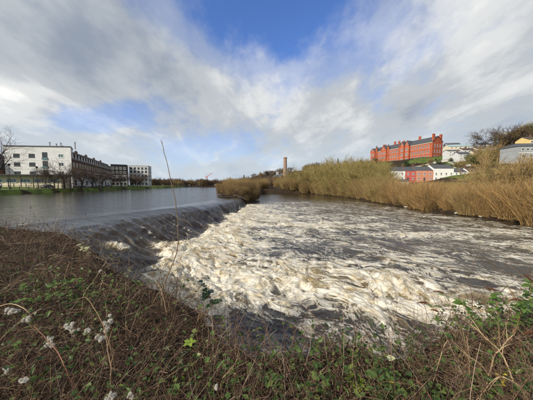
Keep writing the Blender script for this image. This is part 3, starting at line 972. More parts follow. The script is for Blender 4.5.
# grey building at the right edge
g = house('grey_house', 'blue grey two storey building with a band of white framed windows at right edge', 'house', 145.5, 128.5, 19.0, -.06, 27, 11, 7.2, 2.4, 'blue_grey_cladding', 'slate',
          [(2.2 + 2.55 * k, 4.6, 1.7, 1.6, {'bars': (2, 1)}) for k in range(10)] + [(2.8 + 4.2 * k, .9, 2.6, 1.7, {'bars': (3, 1)}) for k in range(6)], hip=3.5, chims=[(20, 5.5, 8.6, 10.9, .9, .8, 'cream_render', 2)])
MB().box(0.0, 27, -.18, -.003, 3.0, 3.9).build('pale_band', M['pale_grey_render'], g)
house('yellow_house', 'yellow house with brown roof peeping over the grey building', 'house', 176.0, 150, 29.3, -.1, 24, 9, 5.2, 2.3, 'yellow_paint', 'brown_slate', two_floor(24, 6, .5, 2.9, 1.4, 1.6), chims=[(5, 4.5, 6, 9, 1.0, .8, 'brown_brick', 2), (16, 4.5, 6, 9, 1.0, .8, 'brown_brick', 2)])

# more pale houses along the row above the terrace
for i, (hx, hy, hz, hw, wm, lab) in enumerate(((149, 172, 23.4, 8, 'white_render', 'white garden cottage just above the riverside terrace'), (186.5, 196, 35.0, 10, 'white_paint', 'white house with dark roof highest on the hillside right of the teal roof'),
                                      (161, 172, 24.6, 9, 'cream_render', 'cream house low on the slope below the row of low houses'))):
    house('hillside_house', lab, 'house', hx, hy, hz, -.08, hw, 7, 4.4, 2.0, wm, 'slate', two_floor(hw, 3, .6, 2.8, 1.1, 1.1), chims=[(1, 3.5, 5.2, 7.4, .8, .7, 'brown_brick', 2)])


def garden_wall(label, pts, h=1.3, t=.4):
    root = empty('garden_wall', (pts[0][0], pts[0][1], 0), 0, label, 'wall')
    root['kind'] = 'thing'
    m = MB(); cp = MB()
    P = []
    for i in range(len(pts) - 1):
        for k in range(6):
            P.append((pts[i][0] + (pts[i + 1][0] - pts[i][0]) * k / 6 - pts[0][0], pts[i][1] + (pts[i + 1][1] - pts[i][1]) * k / 6 - pts[0][1]))
    P.append((pts[-1][0] - pts[0][0], pts[-1][1] - pts[0][1]))
    for (xa, ya), (xb, yb) in zip(P[:-1], P[1:]):
        za = gz(xa + pts[0][0], ya + pts[0][1]); zb = gz(xb + pts[0][0], yb + pts[0][1])
        for (mm, lo, hi, tt) in ((m, -1.0, h, t / 2), (cp, h + .003, h + .18, t / 2 + .08)):
            A = [(xa, ya - tt), (xb, yb - tt), (xb, yb + tt), (xa, ya + tt)]; Zs = [za, zb, zb, za]
            bo = [(x, y, z + lo) for (x, y), z in zip(A, Zs)]; to = [(x, y, z + hi) for (x, y), z in zip(A, Zs)]
            mm.poly(to); mm.poly(bo[::-1])
            for i in range(4): mm.poly([bo[i], bo[(i + 1) % 4], to[(i + 1) % 4], to[i]])
    m.build('masonry', M['pale_stone'], root); cp.build('coping', M['path_stone'], root)


garden_wall('pale stone garden wall stepping along the slope below the brick building', [(118, 196), (130, 192), (146, 188), (158, 184)], 1.6)
garden_wall('lower stone garden wall above the roofs of the riverside terrace', [(96, 158), (112, 156), (128, 154), (140, 152)], 1.5)
garden_wall('stone wall climbing the slope between terrace and cream houses', [(138, 158), (142, 168), (147, 180)], 1.4)

# far mill: tapering brick chimney, red brick mill, white cottage, pinnacled church
zc = gz(21, 250)
c = empty('mill_chimney', (21, 250, zc), 0, 'tall tapering brick factory chimney standing among trees', 'chimney')
MB().taper((0, 0), 3.1, 3.1, -2, (0, 0), 2.9, 2.9, 4.5).build('plinth', M['chimney_brick'], c)
MB().tube([(0, 0, 4.4), (0, 0, 18), (0, 0, 30.0)], [2.45, 2.15, 1.85], 12).build('shaft', M['chimney_brick'], c)
MB().tube([(0, 0, 29.2), (0, 0, 29.7), (0, 0, 30.6), (0, 0, 31.0)], [1.95, 2.15, 2.2, 1.95], 12).build('cap', M['chimney_brick'], c)
house('brick_mill', 'small red brick mill with slate roof left of the tall chimney', 'building', 6.0, 222, 5.5, -.5, 9, 8, 6.0, 2.6, 'red_brick', 'slate', two_floor(9, 3, 1.0, 3.8, 1.5, 1.0))
house('white_cottage', 'white cottage among trees right of the tall chimney', 'house', 27.0, 215, 4.6, -.1, 7.5, 6, 4.4, 2.2, 'white_paint', 'slate', two_floor(7.5, 3, .7, 2.7, 1.1, .9))
ch = house('hill_church', 'grey church with a pinnacled tower rising behind the tall chimney', 'church', 18, 335, 11.0, -.2, 14, 9, 7, 4, 'blue_grey_cladding', 'slate', [(3, 1.5, 1.2, 3.5), (7, 1.5, 1.2, 3.5), (11, 1.5, 1.2, 3.5)])
MB().box(-4, -.1, 2, 6, -3, 13).build('tower', M['blue_grey_cladding'], ch)
sp = MB()
for (px_, py_) in ((-3.7, 2.3), (-.4, 2.3), (-3.7, 5.7), (-.4, 5.7)):
    sp.tube([(px_, py_, 13), (px_, py_, 15.5)], [.35, .03], 5)
sp.tube([(-2.05, 4, 13), (-2.05, 4, 18.5)], [1.7, .05], 8)
sp.build('spire', M['slate'], ch)


# ------------------------------------------------------------------ left bank: white hotel, brick wing, dark block, far white block
def flat_block(name, label, cat, A, B, z0, D, H, wallm, parapet='white_render', cut=0.0):
    A = Vector(A); B = Vector(B); d = B - A
    root = empty(name, (A.x, A.y, z0), math.atan2(d.y, d.x), label, cat)
    L = d.length
    wb = MB().box(0, L, 0, D, -1.5, H)
    if cut:  # end wall runs back at a slant
        wb.v = [((x - cut) if (x == L and y == D) else x, y, z) for x, y, z in wb.v]
    wb.build('wall', M[wallm], root)
    cp = MB().box(-.15, L + .15, -.15, .25, H + .003, H + .45).box(-.15, L + .15, D - .25, D + .15, H + .003, H + .45)
    cp.box(-.15, .25, .253, D - .253, H + .003, H + .45).box(L - .25, L + .15, .253, D - .253, H + .003, H + .45)
    if cut: cp.v = [(x - cut * max(0, y) / D if x > L - 1 else x, y, z) for x, y, z in cp.v]
    cp.build('parapet', M[parapet], root)
    return root, L


hz = 3.3
hotel, L = flat_block('white_hotel', 'white four storey flat roofed riverside building with small dark windows', 'building', (-108.5, 92), (-83, 94.5), hz, 7, 16.6, 'white_render', 'dark_cladding', 4.2)
for fl, z in enumerate((4.9, 8.6, 12.2)):
    for xx in (4.6, 10.4):
        window(hotel, xx, z, 2.3, 1.5, 'frame_dark', 'glass', bars=(3, 1))
    sw = window(hotel, 15.4, z - .3, 2.0, 2.5, 'frame_dark', 'glass', bars=(2, 1))
    MB().box(-1.1, 1.1, -.28, -.18, -.6, .25).build('balcony_rail', M['green_glass'], sw)
window(hotel, 21.6, 12.2, 2.1, 1.6, 'frame_white', 'green_glass', bars=(2, 1))
for z in (5.0, 8.6): window(hotel, 21.6, z, 2.1, 1.6, 'frame_white', 'glass', bars=(2, 1))
for (vx, vh) in ((13.6, 2.8), (16.3, 2.2), (18.1, 2.6), (23.9, 3.0)):
    v = MB().tube([(vx, 5, 16.6), (vx, 5, 16.6 + vh)], .22, 8)
    v.tube([(vx, 5, 16.6 + vh - .25), (vx, 5, 16.6 + vh + .1)], .34, 8)
    v.build('roof_flue', M['steel'], hotel)
MB().box(16.8, 19.4, 4.4, 6.0, 16.6, 17.5).build('plant_box', M['steel'], hotel)
for z in (3.5, 7.3, 10.9):
    MB().box(-.02, L + .02, -.035, -.003, z, z + .12).build('render_joint', M['pale_grey_render'], hotel)

pav, L = flat_block('garden_pavilion', 'low cream pavilion with wide green tinted windows before the white building', 'building', (-104, 82.5), (-79, 85), 3.3, 5, 4.2, 'cream_render', 'dark_cladding')
for xx in (3.0, 7.8, 12.6, 17.4, 22): window(pav, xx, 1.6, 3.6, 1.5, 'frame_white', 'green_glass', bars=(3, 1))
MB().box(-1.2, L + 7, -2.6, -.16, 4.24, 4.62).build('canopy', M['dark_cladding'], pav)
for k in range(8): MB().box(.5 + k * 4.2, .68 + k * 4.2, -2.45, -2.27, -1.2, 4.237).build('canopy_post', M['dark_metal'], pav)
house('dark_roofed_lodge', 'dark steep roofed building at far left behind the bare tree', 'building', -127, 86, 3.3, .05, 18, 12, 7.5, 8.5, 'brown_brick', 'slate', [(14, 2, 1.6, 1.6), (10, 2, 1.6, 1.6), (14, 5, 1.6, 1.6)], hip=5)


def mansard_wing():
    A, B = (-83.3, 95.0), (-116, 166)
    d = Vector((B[0] - A[0], B[1] - A[1], 0))
    root = empty('brick_wing', (A[0], A[1], 3.2), math.atan2(d.y, d.x), 'long brown brick wing with dark mansard roof and rows of dormers beyond bare trees', 'building')
    L = d.length
    k = 4.3  # the end wall runs on from the white building's corner
    pl = [(0, 0), (L, 0), (L, 9), (k, 9)]
    wb = MB()
    wb.poly([(x, y, 11.5) for x, y in pl]); wb.poly([(x, y, -1.5) for x, y in pl][::-1])
    for i in range(4):
        (xa, ya), (xb, yb) = pl[i], pl[(i + 1) % 4]
        wb.poly([(xa, ya, -1.5), (xb, yb, -1.5), (xb, yb, 11.5), (xa, ya, 11.5)])
    wb.build('wall', M['brown_brick'], root)
    MB().box(-.02, L + .02, -.06, -.003, 0.2, 7.6).build('pale_lower_wall', M['white_render'], root)
    rf = MB()
    b = [(0 - .1, -.35, 11.503), (L + .3, -.35, 11.503), (L + .3, 9.3, 11.503), (k, 9.3, 11.503)]
    t = [(1.2, 1.9, 15.9), (L - 1.2, 1.9, 15.9), (L - 1.2, 7.1, 15.9), (k, 7.1, 15.9)]
    for i in range(4): rf.poly([b[i], b[(i + 1) % 4], t[(i + 1) % 4], t[i]])
    rf.poly(t); rf.poly(b[::-1])
    rfo = rf.build('mansard_roof', M['brown_slate'], root)
    n = 20
    for i in range(n):
        xx = 2.2 + (L - 4.4) * i / (n - 1)
        dm = MB().box(xx - 1.0, xx + 1.0, .25, 2.2, 12.3, 14.6).build('dormer', M['brown_slate'], rfo)
        window(dm, xx, 12.6, 1.3, 1.6, 'frame_white', 'glass', y=.25, bars=(2, 1))
        for z in (4.8, 8.6): window(root, xx, z, 1.3, 1.9, 'frame_white' if z > 8 else 'frame_dark', 'glass', y=0 if z > 8 else -.06, bars=(2, 1))
        if i % 2 == 0: window(root, xx + .6, .9, 2.2, 2.0, 'frame_dark', 'glass', y=-.06, bars=(2, 1))
    for i in range(5): chimney(rfo, 6 + i * 15.5, 4.5, 15.5, 17.6, 1.4, .9, 'brown_brick', 3)
    return root


mansard_wing()
blk, L = flat_block('dark_block', 'dark clad apartment block with white lower walls between brick wing and far white block', 'building', (-119.5, 170), (-110.3, 175), 3.0, 14, 16.5, 'dark_cladding', 'dark_cladding')
MB().box(-.02, L + .02, -.07, -.003, 0, 8.8).build('white_lower_wall', M['white_render'], blk)
for i in range(4):
    for z in (1.2, 4.2, 10.0, 13.2):
        window(blk, 1.4 + 2.5 * i, z, 1.5, 1.7, 'frame_white' if z > 9 else 'frame_dark', 'glass', y=0 if z > 9 else -.07, bars=(2, 1))
fb, L = flat_block('white_block', 'far white apartment block with small square windows at the end of the row', 'building', (-115.5, 186), (-101.5, 190), 3.0, 12, 17.2, 'white_render', 'white_render')
for i in range(5):
    for z in (1.3, 4.7, 8.1, 11.5, 14.3):
        window(fb, 1.6 + 2.8 * i, z, 1.35, 1.6, 'frame_dark', 'glass', bars=(1, 1))
for i in range(4):
    for z in (4.7, 8.1, 11.5, 14.3): side_window(fb, 1.6 + 2.6 * i, L + .001, z, 1.4, 1.6, frame='frame_dark')

# ------------------------------------------------------------------ red tower crane far up the river
cr = empty('tower_crane', (-136, 505, 3), 0, 'far red luffing crane standing over the treeline upstream', 'crane')
mst = MB()
for sx in (-.8, .8):
    for sy in (-.8, .8): mst.box(sx - .16, sx + .16, sy - .16, sy + .16, -2, 21)
for k in range(9):
    z = 1 + k * 2.2
    for (a, b_) in (((-.8, -.8), (.8, -.8)), ((.8, -.8), (.8, .8)), ((.8, .8), (-.8, .8)), ((-.8, .8), (-.8, -.8))):
        mst.tube([(a[0], a[1], z), (b_[0], b_[1], z + 2.0)], .09, 4)
mst.build('mast', M['steel'], cr)
MB().box(-1.7, 1.3, -1.3, 1.3, 21, 23.4).build('cab', M['crane_red'], cr)
jb = MB()
a, b_ = Vector((0, 0, 23.4)), Vector((17, -2, 33.2))
for (oy, oz) in ((-.7, 0), (.7, 0), (0, 1.3)):
    jb.tube([a + Vector((0, oy, oz)), b_ + Vector((0, oy * .3, oz * .3))], .26, 5)
for k in range(12):
    p = a.lerp(b_, k / 12); q = a.lerp(b_, (k + .5) / 12); s = 1 - .7 * k / 12
    jb.tube([p + Vector((0, -.7 * s, 0)), q + Vector((0, 0, 1.3 * s))], .12, 4)
    jb.tube([q + Vector((0, 0, 1.3 * s)), p + Vector((0, .7 * s, 0))], .12, 4)
jb.build('jib', M['crane_red'], cr)
MB().box(-5.2, -1.7, -1.1, 1.1, 22.0, 23.0).box(-5.4, -3.6, -1.2, 1.2, 20.4, 22.0).build('counter_jib', M['crane_red'], cr)
cr.scale = (.8, .8, .85)
MB().tube([(-1, 0, 23.4), (-2.6, 0, 29.5)], .25, 5).tube([(-2.6, 0, 29.5), (15, -1.8, 32.6)], .06, 4).build('a_frame', M['crane_red'], cr)

# ================================================================== TREES
mat('bark_grey', (0.085, 0.068, 0.052), (0.045, 0.035, 0.027), 0.9, 4, bump=0.4)
mat('bark_dark', (0.045, 0.036, 0.028), (0.025, 0.02, 0.016), 0.9, 4, bump=0.4)
mat('bark_willow', (0.34, 0.29, 0.19), (0.19, 0.155, 0.095), 0.9, 3, bump=0.3)
mat('twig_brown', (0, 0, 0), rough=0.9, island=[(0.055, 0.040, 0.032), (0.11, 0.075, 0.055), (0.080, 0.055, 0.040), (0.15, 0.11, 0.08)])
mat('twig_olive', (0, 0, 0), rough=0.85, island=[(0.17, 0.14, 0.048), (0.29, 0.24, 0.08), (0.13, 0.10, 0.04), (0.36, 0.29, 0.11)])
mat('twig_tan', (0, 0, 0), rough=0.85, island=[(0.17, 0.12, 0.055), (0.28, 0.20, 0.085), (0.22, 0.145, 0.06), (0.33, 0.25, 0.12)])
mat('twig_gold', (0, 0, 0), rough=0.8, island=[(0.24, 0.15, 0.06), (0.40, 0.25, 0.095), (0.07, 0.048, 0.028), (0.50, 0.35, 0.16), (0.28, 0.17, 0.065), (0.11, 0.075, 0.042), (0.46, 0.25, 0.075)])
mat('twig_purple', (0, 0, 0), rough=0.9, island=[(0.085, 0.052, 0.042), (0.14, 0.088, 0.066), (0.11, 0.066, 0.05)])
mat('dead_twig', (0, 0, 0), rough=0.9, island=[(0.09, 0.06, 0.03), (0.19, 0.13, 0.06), (0.13, 0.085, 0.04), (0.26, 0.18, 0.085)])
leafmat('evergreen', [(0.012, 0.028, 0.010), (0.03, 0.055, 0.018), (0.02, 0.04, 0.012), (0.045, 0.07, 0.025)], 0.6, 0.1)
leafmat('ivy_green', [(0.035, 0.06, 0.016), (0.07, 0.10, 0.028), (0.05, 0.075, 0.02), (0.10, 0.12, 0.04)], 0.5, 0.15)


def grow(rng, p, d, L, r, lv, cfg, out, rend=None):
    """one limb and everything that leaves it; polylines are sorted by level"""
    n = 6 if lv == 0 else (5 if lv < 3 else 4)
    pts = [np.array(p, float)]; dirs = []
    d = np.array(d, float)
    for i in range(n - 1):
        d = d + rng.normal(0, cfg['wig'], 3) + np.array([0, 0, cfg['up'][min(lv, 3)] / (n - 1)])
        d = d / np.linalg.norm(d)
        pts.append(pts[-1] + d * L / (n - 1)); dirs.append(d)
    dirs.append(d)
    rend = r * cfg['tap'][min(lv, 3)]
    rad = np.linspace(r, max(rend, cfg['rmin'] * .6), n)
    out[min(lv, 3)].append((np.array(pts), rad))
    if lv >= cfg['levels']: return
    k = cfg['kids'][lv]
    for j in range(k):
        t = cfg['from'][lv] + (1 - cfg['from'][lv]) * (j + rng.uniform(0.1, 1.0)) / k
        f = t * (n - 1); i = min(int(f), n - 2); f -= i
        q = pts[i] * (1 - f) + pts[i + 1] * f
        dd = dirs[i]
        a = rng.uniform(0, 2 * PI) if lv > 0 else 2 * PI * (j * 0.382 + rng.uniform(-.06, .06))
        ref = np.array([1., 0, 0]) if abs(dd[2]) > .8 else np.array([0, 0, 1.])
        s = np.cross(dd, ref); s /= np.linalg.norm(s); u = np.cross(dd, s)
        ang = R(rng.uniform(*cfg['ang'][lv]))
        nd_ = dd * math.cos(ang) + (s * math.cos(a) + u * math.sin(a)) * math.sin(ang)
        grow(rng, q, nd_, L * rng.uniform(*cfg['len'][lv]) * (1 - cfg.get('cone', 0) * t), max(cfg['rmin'], rad[i] * cfg['rk'][lv]), lv + 1, cfg, out)


def tubes_of(polys, k):
    by = {}
    for p, r in polys: by.setdefault(len(p), []).append((p, r))
    return [tube_arrays(np.stack([a for a, _ in L]), np.stack([b for _, b in L]), k) for L in by.values()]


ROUND = dict(levels=4, kids=[9, 6, 6, 5], wig=0.13, up=[0.05, 0.12, 0.10, 0.05], tap=[.55, .35, .35, .4], rmin=0.024, ang=[(35, 75), (25, 60), (25, 60), (20, 60)],
             len=[(0.85, 1.2), (.45, .7), (.45, .7), (.4, .7)], rk=[.55, .6, .6, .6])
ROUND['from'] = [0.45, 0.25, 0.2, 0.15]
WILLOW = dict(levels=4, kids=[9, 6, 5, 5], wig=0.16, up=[0.1, 0.35, 0.30, 0.25], tap=[.5, .35, .35, .4], rmin=0.020, ang=[(20, 65), (20, 50), (20, 50), (15, 45)],
              len=[(0.7, 1.1), (.5, .75), (.45, .75), (.45, .8)], rk=[.5, .6, .6, .6])
WILLOW['from'] = [0.15, 0.2, 0.15, 0.1]


def make_tree(name, seed, H, trunk, r, cfg, bark, twig, label, cat, group, multi=1, lean=0.0, leaf=None, nleaf=0):
    rng = np.random.default_rng(seed)
    out = {0: [], 1: [], 2: [], 3: []}
    for m_ in range(multi):
        a = 2 * PI * m_ / max(1, multi) + rng.uniform(-.3, .3)
        ln = lean if multi > 1 else 0
        d = np.array([math.cos(a) * ln, math.sin(a) * ln, 1.0]); d /= np.linalg.norm(d)
        b = np.array([math.cos(a), math.sin(a), 0]) * (0.5 * r * multi if multi > 1 else 0)
        grow(rng, b + np.array([0, 0, -.4]), d, trunk, r, 0, cfg, out)
    # bring the crown to the wanted height
    top = max(p[:, 2].max() for L in out.values() for p, _ in L)
    s = H / top
    for L in out.values():
        for i, (p, rr) in enumerate(L): L[i] = (p * s, rr)
    V, q = join_arrays(tubes_of(out[0] + out[1], 7) + tubes_of(out[2], 5))
    root = empty(name, (0, 0, 0), 0, label, cat, group)
    link('trunk', mesh_np('trunk', V, q, None, [M[bark]], True), root)
    V, q = join_arrays(tubes_of(out[3], 3))
    if leaf:
        P = np.concatenate([p[1:] for p, _ in out[3]])
        P = P[rng.integers(0, len(P), nleaf)] + rng.normal(0, .12, (nleaf, 3))
        D = rng.normal(0, 1, (nleaf, 3)); Nn = rng.normal(0, 1, (nleaf, 3))
        LV, lt = leaves_arrays(rng, P, D, Nn, rng.uniform(.2, .38, nleaf), rng.uniform(.12, .22, nleaf))
        o = link('crown', mesh_np('crown', np.concatenate([V, LV]), q, lt + len(V), [M[twig], M[leaf]], False, None, np.concatenate([np.zeros(len(q)), np.ones(len(lt))])), root)
    else:
        o = link('crown', mesh_np('crown', V, q, None, [M[twig]], False), root)
    return root


def make_osier(name, seed, H, n, twig, bark, label, cat, group, spread=1.6, side=9):
    """a clump of many upright rods from one stool, with finer side shoots"""
    rng = np.random.default_rng(seed)
    az = rng.uniform(0, 2 * PI, n); rr = spread * .45 * np.sqrt(rng.uniform(0, 1, n))
    base = np.stack([rr * np.cos(az), rr * np.sin(az), np.full(n, -.3)], -1)
    el = R(90) - np.abs(rng.normal(0, .18, n)) - rr / spread * .22
    L = H * rng.uniform(.35, 1.02, n)
    P = arcs(rng, base, az + rng.normal(0, .5, n), el, L, rng.uniform(-.1, .35, n), 6, .12)
    R0 = rng.uniform(.011, .024, n)
    Rr = R0[:, None] * np.linspace(1, .35, 6)[None]
    arr = [tube_arrays(P, Rr, 3)]
    k = n * side
    i = rng.integers(0, n, k); j = rng.integers(1, 5, k)
    b = P[i, j]; dd = nrm(P[i, j + 1] - P[i, j] + rng.normal(0, .012, (k, 3)))
    dd = nrm(dd + rng.normal(0, .5, (k, 3)))
    L2 = rng.uniform(.10, .26, k) * H
    Q = np.stack([b, b + dd * L2[:, None] * .5, b + dd * L2[:, None] + np.array([0, 0, 1]) * (L2 * .12)[:, None]], 1)
    arr.append(tube_arrays(Q, rng.uniform(.007, .012, k)[:, None] * np.array([[1, .8, .5]]), 3))
    V, q = join_arrays(arr)
    root = empty(name, (0, 0, 0), 0, label, cat, group)
    m = 8
    az = rng.uniform(0, 2 * PI, m)
    S = arcs(rng, np.stack([.3 * np.cos(az), .3 * np.sin(az), np.full(m, -.4)], -1), az, R(90) - rng.uniform(.1, .5, m), H * rng.uniform(.45, .8, m), np.full(m, .05), 7, .10)
    V2, q2 = tube_arrays(S, rng.uniform(.035, .065, m)[:, None] * np.linspace(1, .3, 7)[None], 6)
    link('trunk', mesh_np('trunk', V2, q2, None, [M[bark]], True), root)
    link('crown', mesh_np('crown', V, q, None, [M[twig]], False), root)
    return root


def make_evergreen(name, seed, H, W, label, cat, group, n=2600, leaf='evergreen', conic=False):
    rng = np.random.default_rng(seed)
    root = empty(name, (0, 0, 0), 0, label, cat, group)
    MB().tube([(0, 0, -.5), (0.05, 0, H * .3), (0, .04, H * .9)], [W * .06, W * .045, .03], 7).build('trunk', M['bark_dark'], root)
    nc = 60
    if conic:
        h = rng.uniform(.12, 1, nc); rad = W * .5 * (1.02 - h)
        a = rng.uniform(0, 2 * PI, nc)
        C = np.stack([rad * np.cos(a), rad * np.sin(a), h * H], -1)
    else:
        v = nrm(rng.normal(0, 1, (nc, 3))) * rng.uniform(.45, 1, (nc, 1))
        C = v * np.array([W * .5, W * .5, H * .38]) + np.array([0, 0, H * .58])
    ci = rng.integers(0, nc, n)
    P = C[ci] + rng.normal(0, W * .075, (n, 3))
    P[:, 2] = np.clip(P[:, 2], .2, H)
    V, t = leaves_arrays(rng, P, rng.normal(0, 1, (n, 3)) + np.array([0, 0, .4]), rng.normal(0, 1, (n, 3)), rng.uniform(.25, .5, n) * W / 6, rng.uniform(.14, .26, n) * W / 6)
    link('crown', mesh_np('crown', V, None, t, [M[leaf]], False), root)
    return root


USED = set()


def place(proto, x, y, s=1.0, rz=None, label=None, group=None, z=None, sz=None):
    if id(proto) not in USED:
        USED.add(id(proto)); o = proto
    else:
        o = copy_tree(proto)
    o.location = (x, y, (gz(x, y) if z is None else z) - .05)
    o.rotation_euler = (0, 0, random.uniform(0, 2 * PI) if rz is None else rz)
    o.scale = (s, s, sz or s)
    if label: o['label'] = label
    if group: o['group'] = group
    return o


random.seed(7)
G_OLIVE = 'olive willows along the far bank'
L_OLIVE = 'leafless olive green willow on the far bank below the brick building'
G_GOLD = 'golden osiers along the right bank'
L_GOLD = 'dense golden brown osier clump at the water on the right bank'
G_SKY = 'bare trees on the hilltop skyline'
L_SKY = 'bare brown tree on the hilltop skyline at right'
G_HILL = 'trees on the wooded far hill'
L_HILL = 'winter tree on the wooded hill around the factory chimney'
G_UP = 'trees at the head of the river'
L_UP = 'distant brown tree in the treeline at the head of the calm river'
G_ISL = 'scrub on the point beside the weir'
L_ISL = 'brown scrub bush on the point at the end of the weir'

round_p = [make_tree('bare_tree', 11 + i, 11, 4.6, .26, ROUND, 'bark_dark', 'twig_brown', L_SKY, 'tree', G_SKY) for i in range(2)]
brown_p = [make_tree('winter_tree', 31 + i, 11, 4.2, .24, ROUND, 'bark_grey', 'twig_brown', L_HILL, 'tree', G_HILL) for i in range(2)]
tan_p = [make_tree('winter_tree', 35 + i, 11, 4.0, .24, WILLOW, 'bark_grey', 'twig_tan', L_HILL, 'tree', G_HILL, 2, .3) for i in range(2)]
willow_p = [make_tree('willow_tree', 41 + i, 12, 4.0, .22, WILLOW, 'bark_willow', 'twig_olive', L_OLIVE, 'tree', G_OLIVE, 3, .55) for i in range(3)]
osier_p = [make_osier('osier_bush', 51 + i, 6.5, 270, 'twig_gold', 'bark_willow', L_GOLD, 'bush', G_GOLD, 2.6) for i in range(3)]
tanos_p = [make_osier('osier_bush', 61 + i, 6.0, 300, 'twig_tan', 'bark_willow', 'low tan osier bush at the foot of the olive willows on the far bank', 'bush', 'tan osiers below the olive willows', 3.2) for i in range(2)]
scrub_p = [make_osier('scrub_bush', 71 + i, 3.4, 260, 'dead_twig', 'bark_dark', L_ISL, 'bush', G_ISL, 3.4) for i in range(2)]
FAR = dict(levels=3, kids=[10, 7, 8], wig=0.15, up=[0.05, 0.18, 0.14, 0.1], tap=[.55, .35, .4, .4], rmin=0.05, ang=[(30, 70), (25, 60), (20, 60)], len=[(0.75, 1.1), (.45, .75), (.4, .7)], rk=[.55, .6, .6])
FAR['from'] = [0.3, 0.2, 0.15]
far_p = [make_tree('winter_tree', 131 + i, 10.5, 4.0, .26, FAR, 'bark_grey', ('twig_brown', 'twig_tan', 'twig_olive', 'twig_purple')[i], L_HILL, 'tree', G_HILL, 2, .25) for i in range(4)]
ever_p = [make_evergreen('evergreen_tree', 81, 9, 6, 'dark evergreen tree among the bare trees of the far hill', 'tree', 'evergreens on the far hill'),
          make_evergreen('evergreen_tree', 82, 13, 5, 'dark evergreen tree among the bare trees of the far hill', 'tree', 'evergreens on the far hill', conic=True)]
ivy_p = [make_evergreen('ivy_tree', 84, 9, 7, 'bushy ivy covered tree on the hillside', 'tree', 'ivy covered hillside trees', 2200, 'ivy_green')]

# --- right bank, from near (right edge of the photo) to far
rb = random.Random(5)


def brush(x, y, top):
    # choose the clump's scale so that it reaches a given height above the lower river
    return max(.3, (top - gz(x, y)) / 6.3)


for i in range(48):
    y = 18.5 + 31 * (i / 47) ** 1.15
    x = float(right_edge(np.array(y))) + .9 + rb.uniform(0, 1.8)
    top = np.interp(y, [18, 24, 30, 40, 50], [5.9, 5.5, 5.1, 5.3, 5.6]) * rb.uniform(.50, 1.08)
    place(rb.choice(osier_p + osier_p + tanos_p + scrub_p[:1]), x, y + rb.uniform(-.6, .6), brush(x, y, top), label='golden osier clump at the water\'s edge below the ' + ('grey building' if y < 27 else 'white terrace houses' if y < 38 else 'red and salmon houses'), group='golden osiers at the water edge below the ' + ('grey building' if y < 27 else 'white terrace' if y < 38 else 'red houses'))
for i in range(40):
    y = 20 + 36 * (i / 39)
    x = float(right_edge(np.array(y))) + 4.5 + rb.uniform(0, 7)
    top = np.interp(y, [18, 26, 32, 42, 56], [5.9, 5.7, 5.1, 5.4, 6.2]) * rb.uniform(.6, 1.03)
    place(rb.choice(osier_p + tanos_p[:1]), x, y, brush(x, y, top), label='golden brown osier clump in the second rank ' + ('toward the right edge' if y < 34 else 'toward the olive willows'), group='second rank osiers ' + ('right' if y < 34 else 'left'))
for i in range(22):
    y = 20 + 44 * (i / 21)
    x = float(right_edge(np.array(y))) + 13 + rb.uniform(0, 14)
    top = np.interp(y, [20, 28, 36, 50, 64], [6.2, 6.0, 5.4, 5.6, 6.5]) * rb.uniform(.75, 1.03)
    place(rb.choice(osier_p + tanos_p), x, y + 3, brush(x, y, top), label='golden brown osier clump behind the front rank on the right bank', group='osiers behind the front rank')
for i in range(34):
    y = 48 + 58 * (i / 33)
    x = right_edge(np.array(y)) + 1.5 + rb.uniform(0, 2.5)
    place(rb.choice(tanos_p), float(x), y, rb.uniform(.75, 1.15))
WL = [(27, 52, .55), (29, 60, .78), (28.5, 66, .8), (33, 67, .9), (30, 72, .95), (29, 80, 1.0), (34, 78, 1.05), (27, 88, .95), (33, 88, 1.1), (40, 86, 1.1),
      (25, 97, .9), (31, 98, 1.1), (38, 97, 1.2), (46, 96, 1.15), (23, 104, .85), (30, 108, 1.0), (37, 110, 1.1), (45, 108, 1.15), (54, 110, 1.15), (19, 108, .8), (14, 112, .75),
      (35, 75, .95), (44, 90, 1.05), (50, 103, 1.1), (58, 118, 1.1), (50, 118, 1.1), (41, 118, 1.1), (32, 120, 1.05), (24, 118, .95)]
for (x, y, s) in WL:
    lab = 'leafless olive green willow on the far bank below the far end of the brick building'
    if x / y < .30: lab = 'leafless olive green willow on the far bank between the chimney and the brick building'
    place(rb.choice(willow_p), x + rb.uniform(-1, 1), y + rb.uniform(-1, 1), s * (1.28 if x / y < .36 else 1.08), label=lab, group='olive willows below the brick building' if x / y >= .3 else 'olive willows right of the chimney')
# thin pale trees standing up out of the golden brush
G_THIN = 'thin pale trees in the golden brush'
thin_p = [make_tree('willow_tree', 147 + i, 8, 3.6, .17, WILLOW, 'bark_willow', 'twig_tan', 'thin pale multi stemmed tree rising from the golden brush on the right bank', 'tree', G_THIN, 3, .6) for i in range(2)]
for (x, y, s) in ((30.5, 25, .72), (33, 27, .85), (36, 28.5, .95), (33, 31, .8), (39, 33, 1.0), (41, 36, .95), (35, 35, .7), (32, 35, .55), (44, 38, 1.0), (30, 22.5, .75), (34, 42, .55), (38, 46, .55), (31, 29, .7)):
    place(rb.choice(thin_p), x, y, s * .84)

# pale willow trunks leaning out of the golden brush
lone = make_tree('willow_tree', 47, 9.5, 4.4, .16, WILLOW, 'bark_willow', 'twig_tan', 'pale leaning multi stemmed willow rising out of the golden brush', 'tree', None, 4, .7)
place(lone, 34.5, 30, .85, 1.0)
lone2 = copy_tree(lone); lone2['label'] = 'pale willow with forked trunks near right edge behind golden brush'; USED.add(id(lone2))
lone2.location = (37.5, 33.5, gz(37.5, 33.5)); lone2.rotation_euler = (0, 0, 2.9); lone2.scale = (.95, .95, .95)
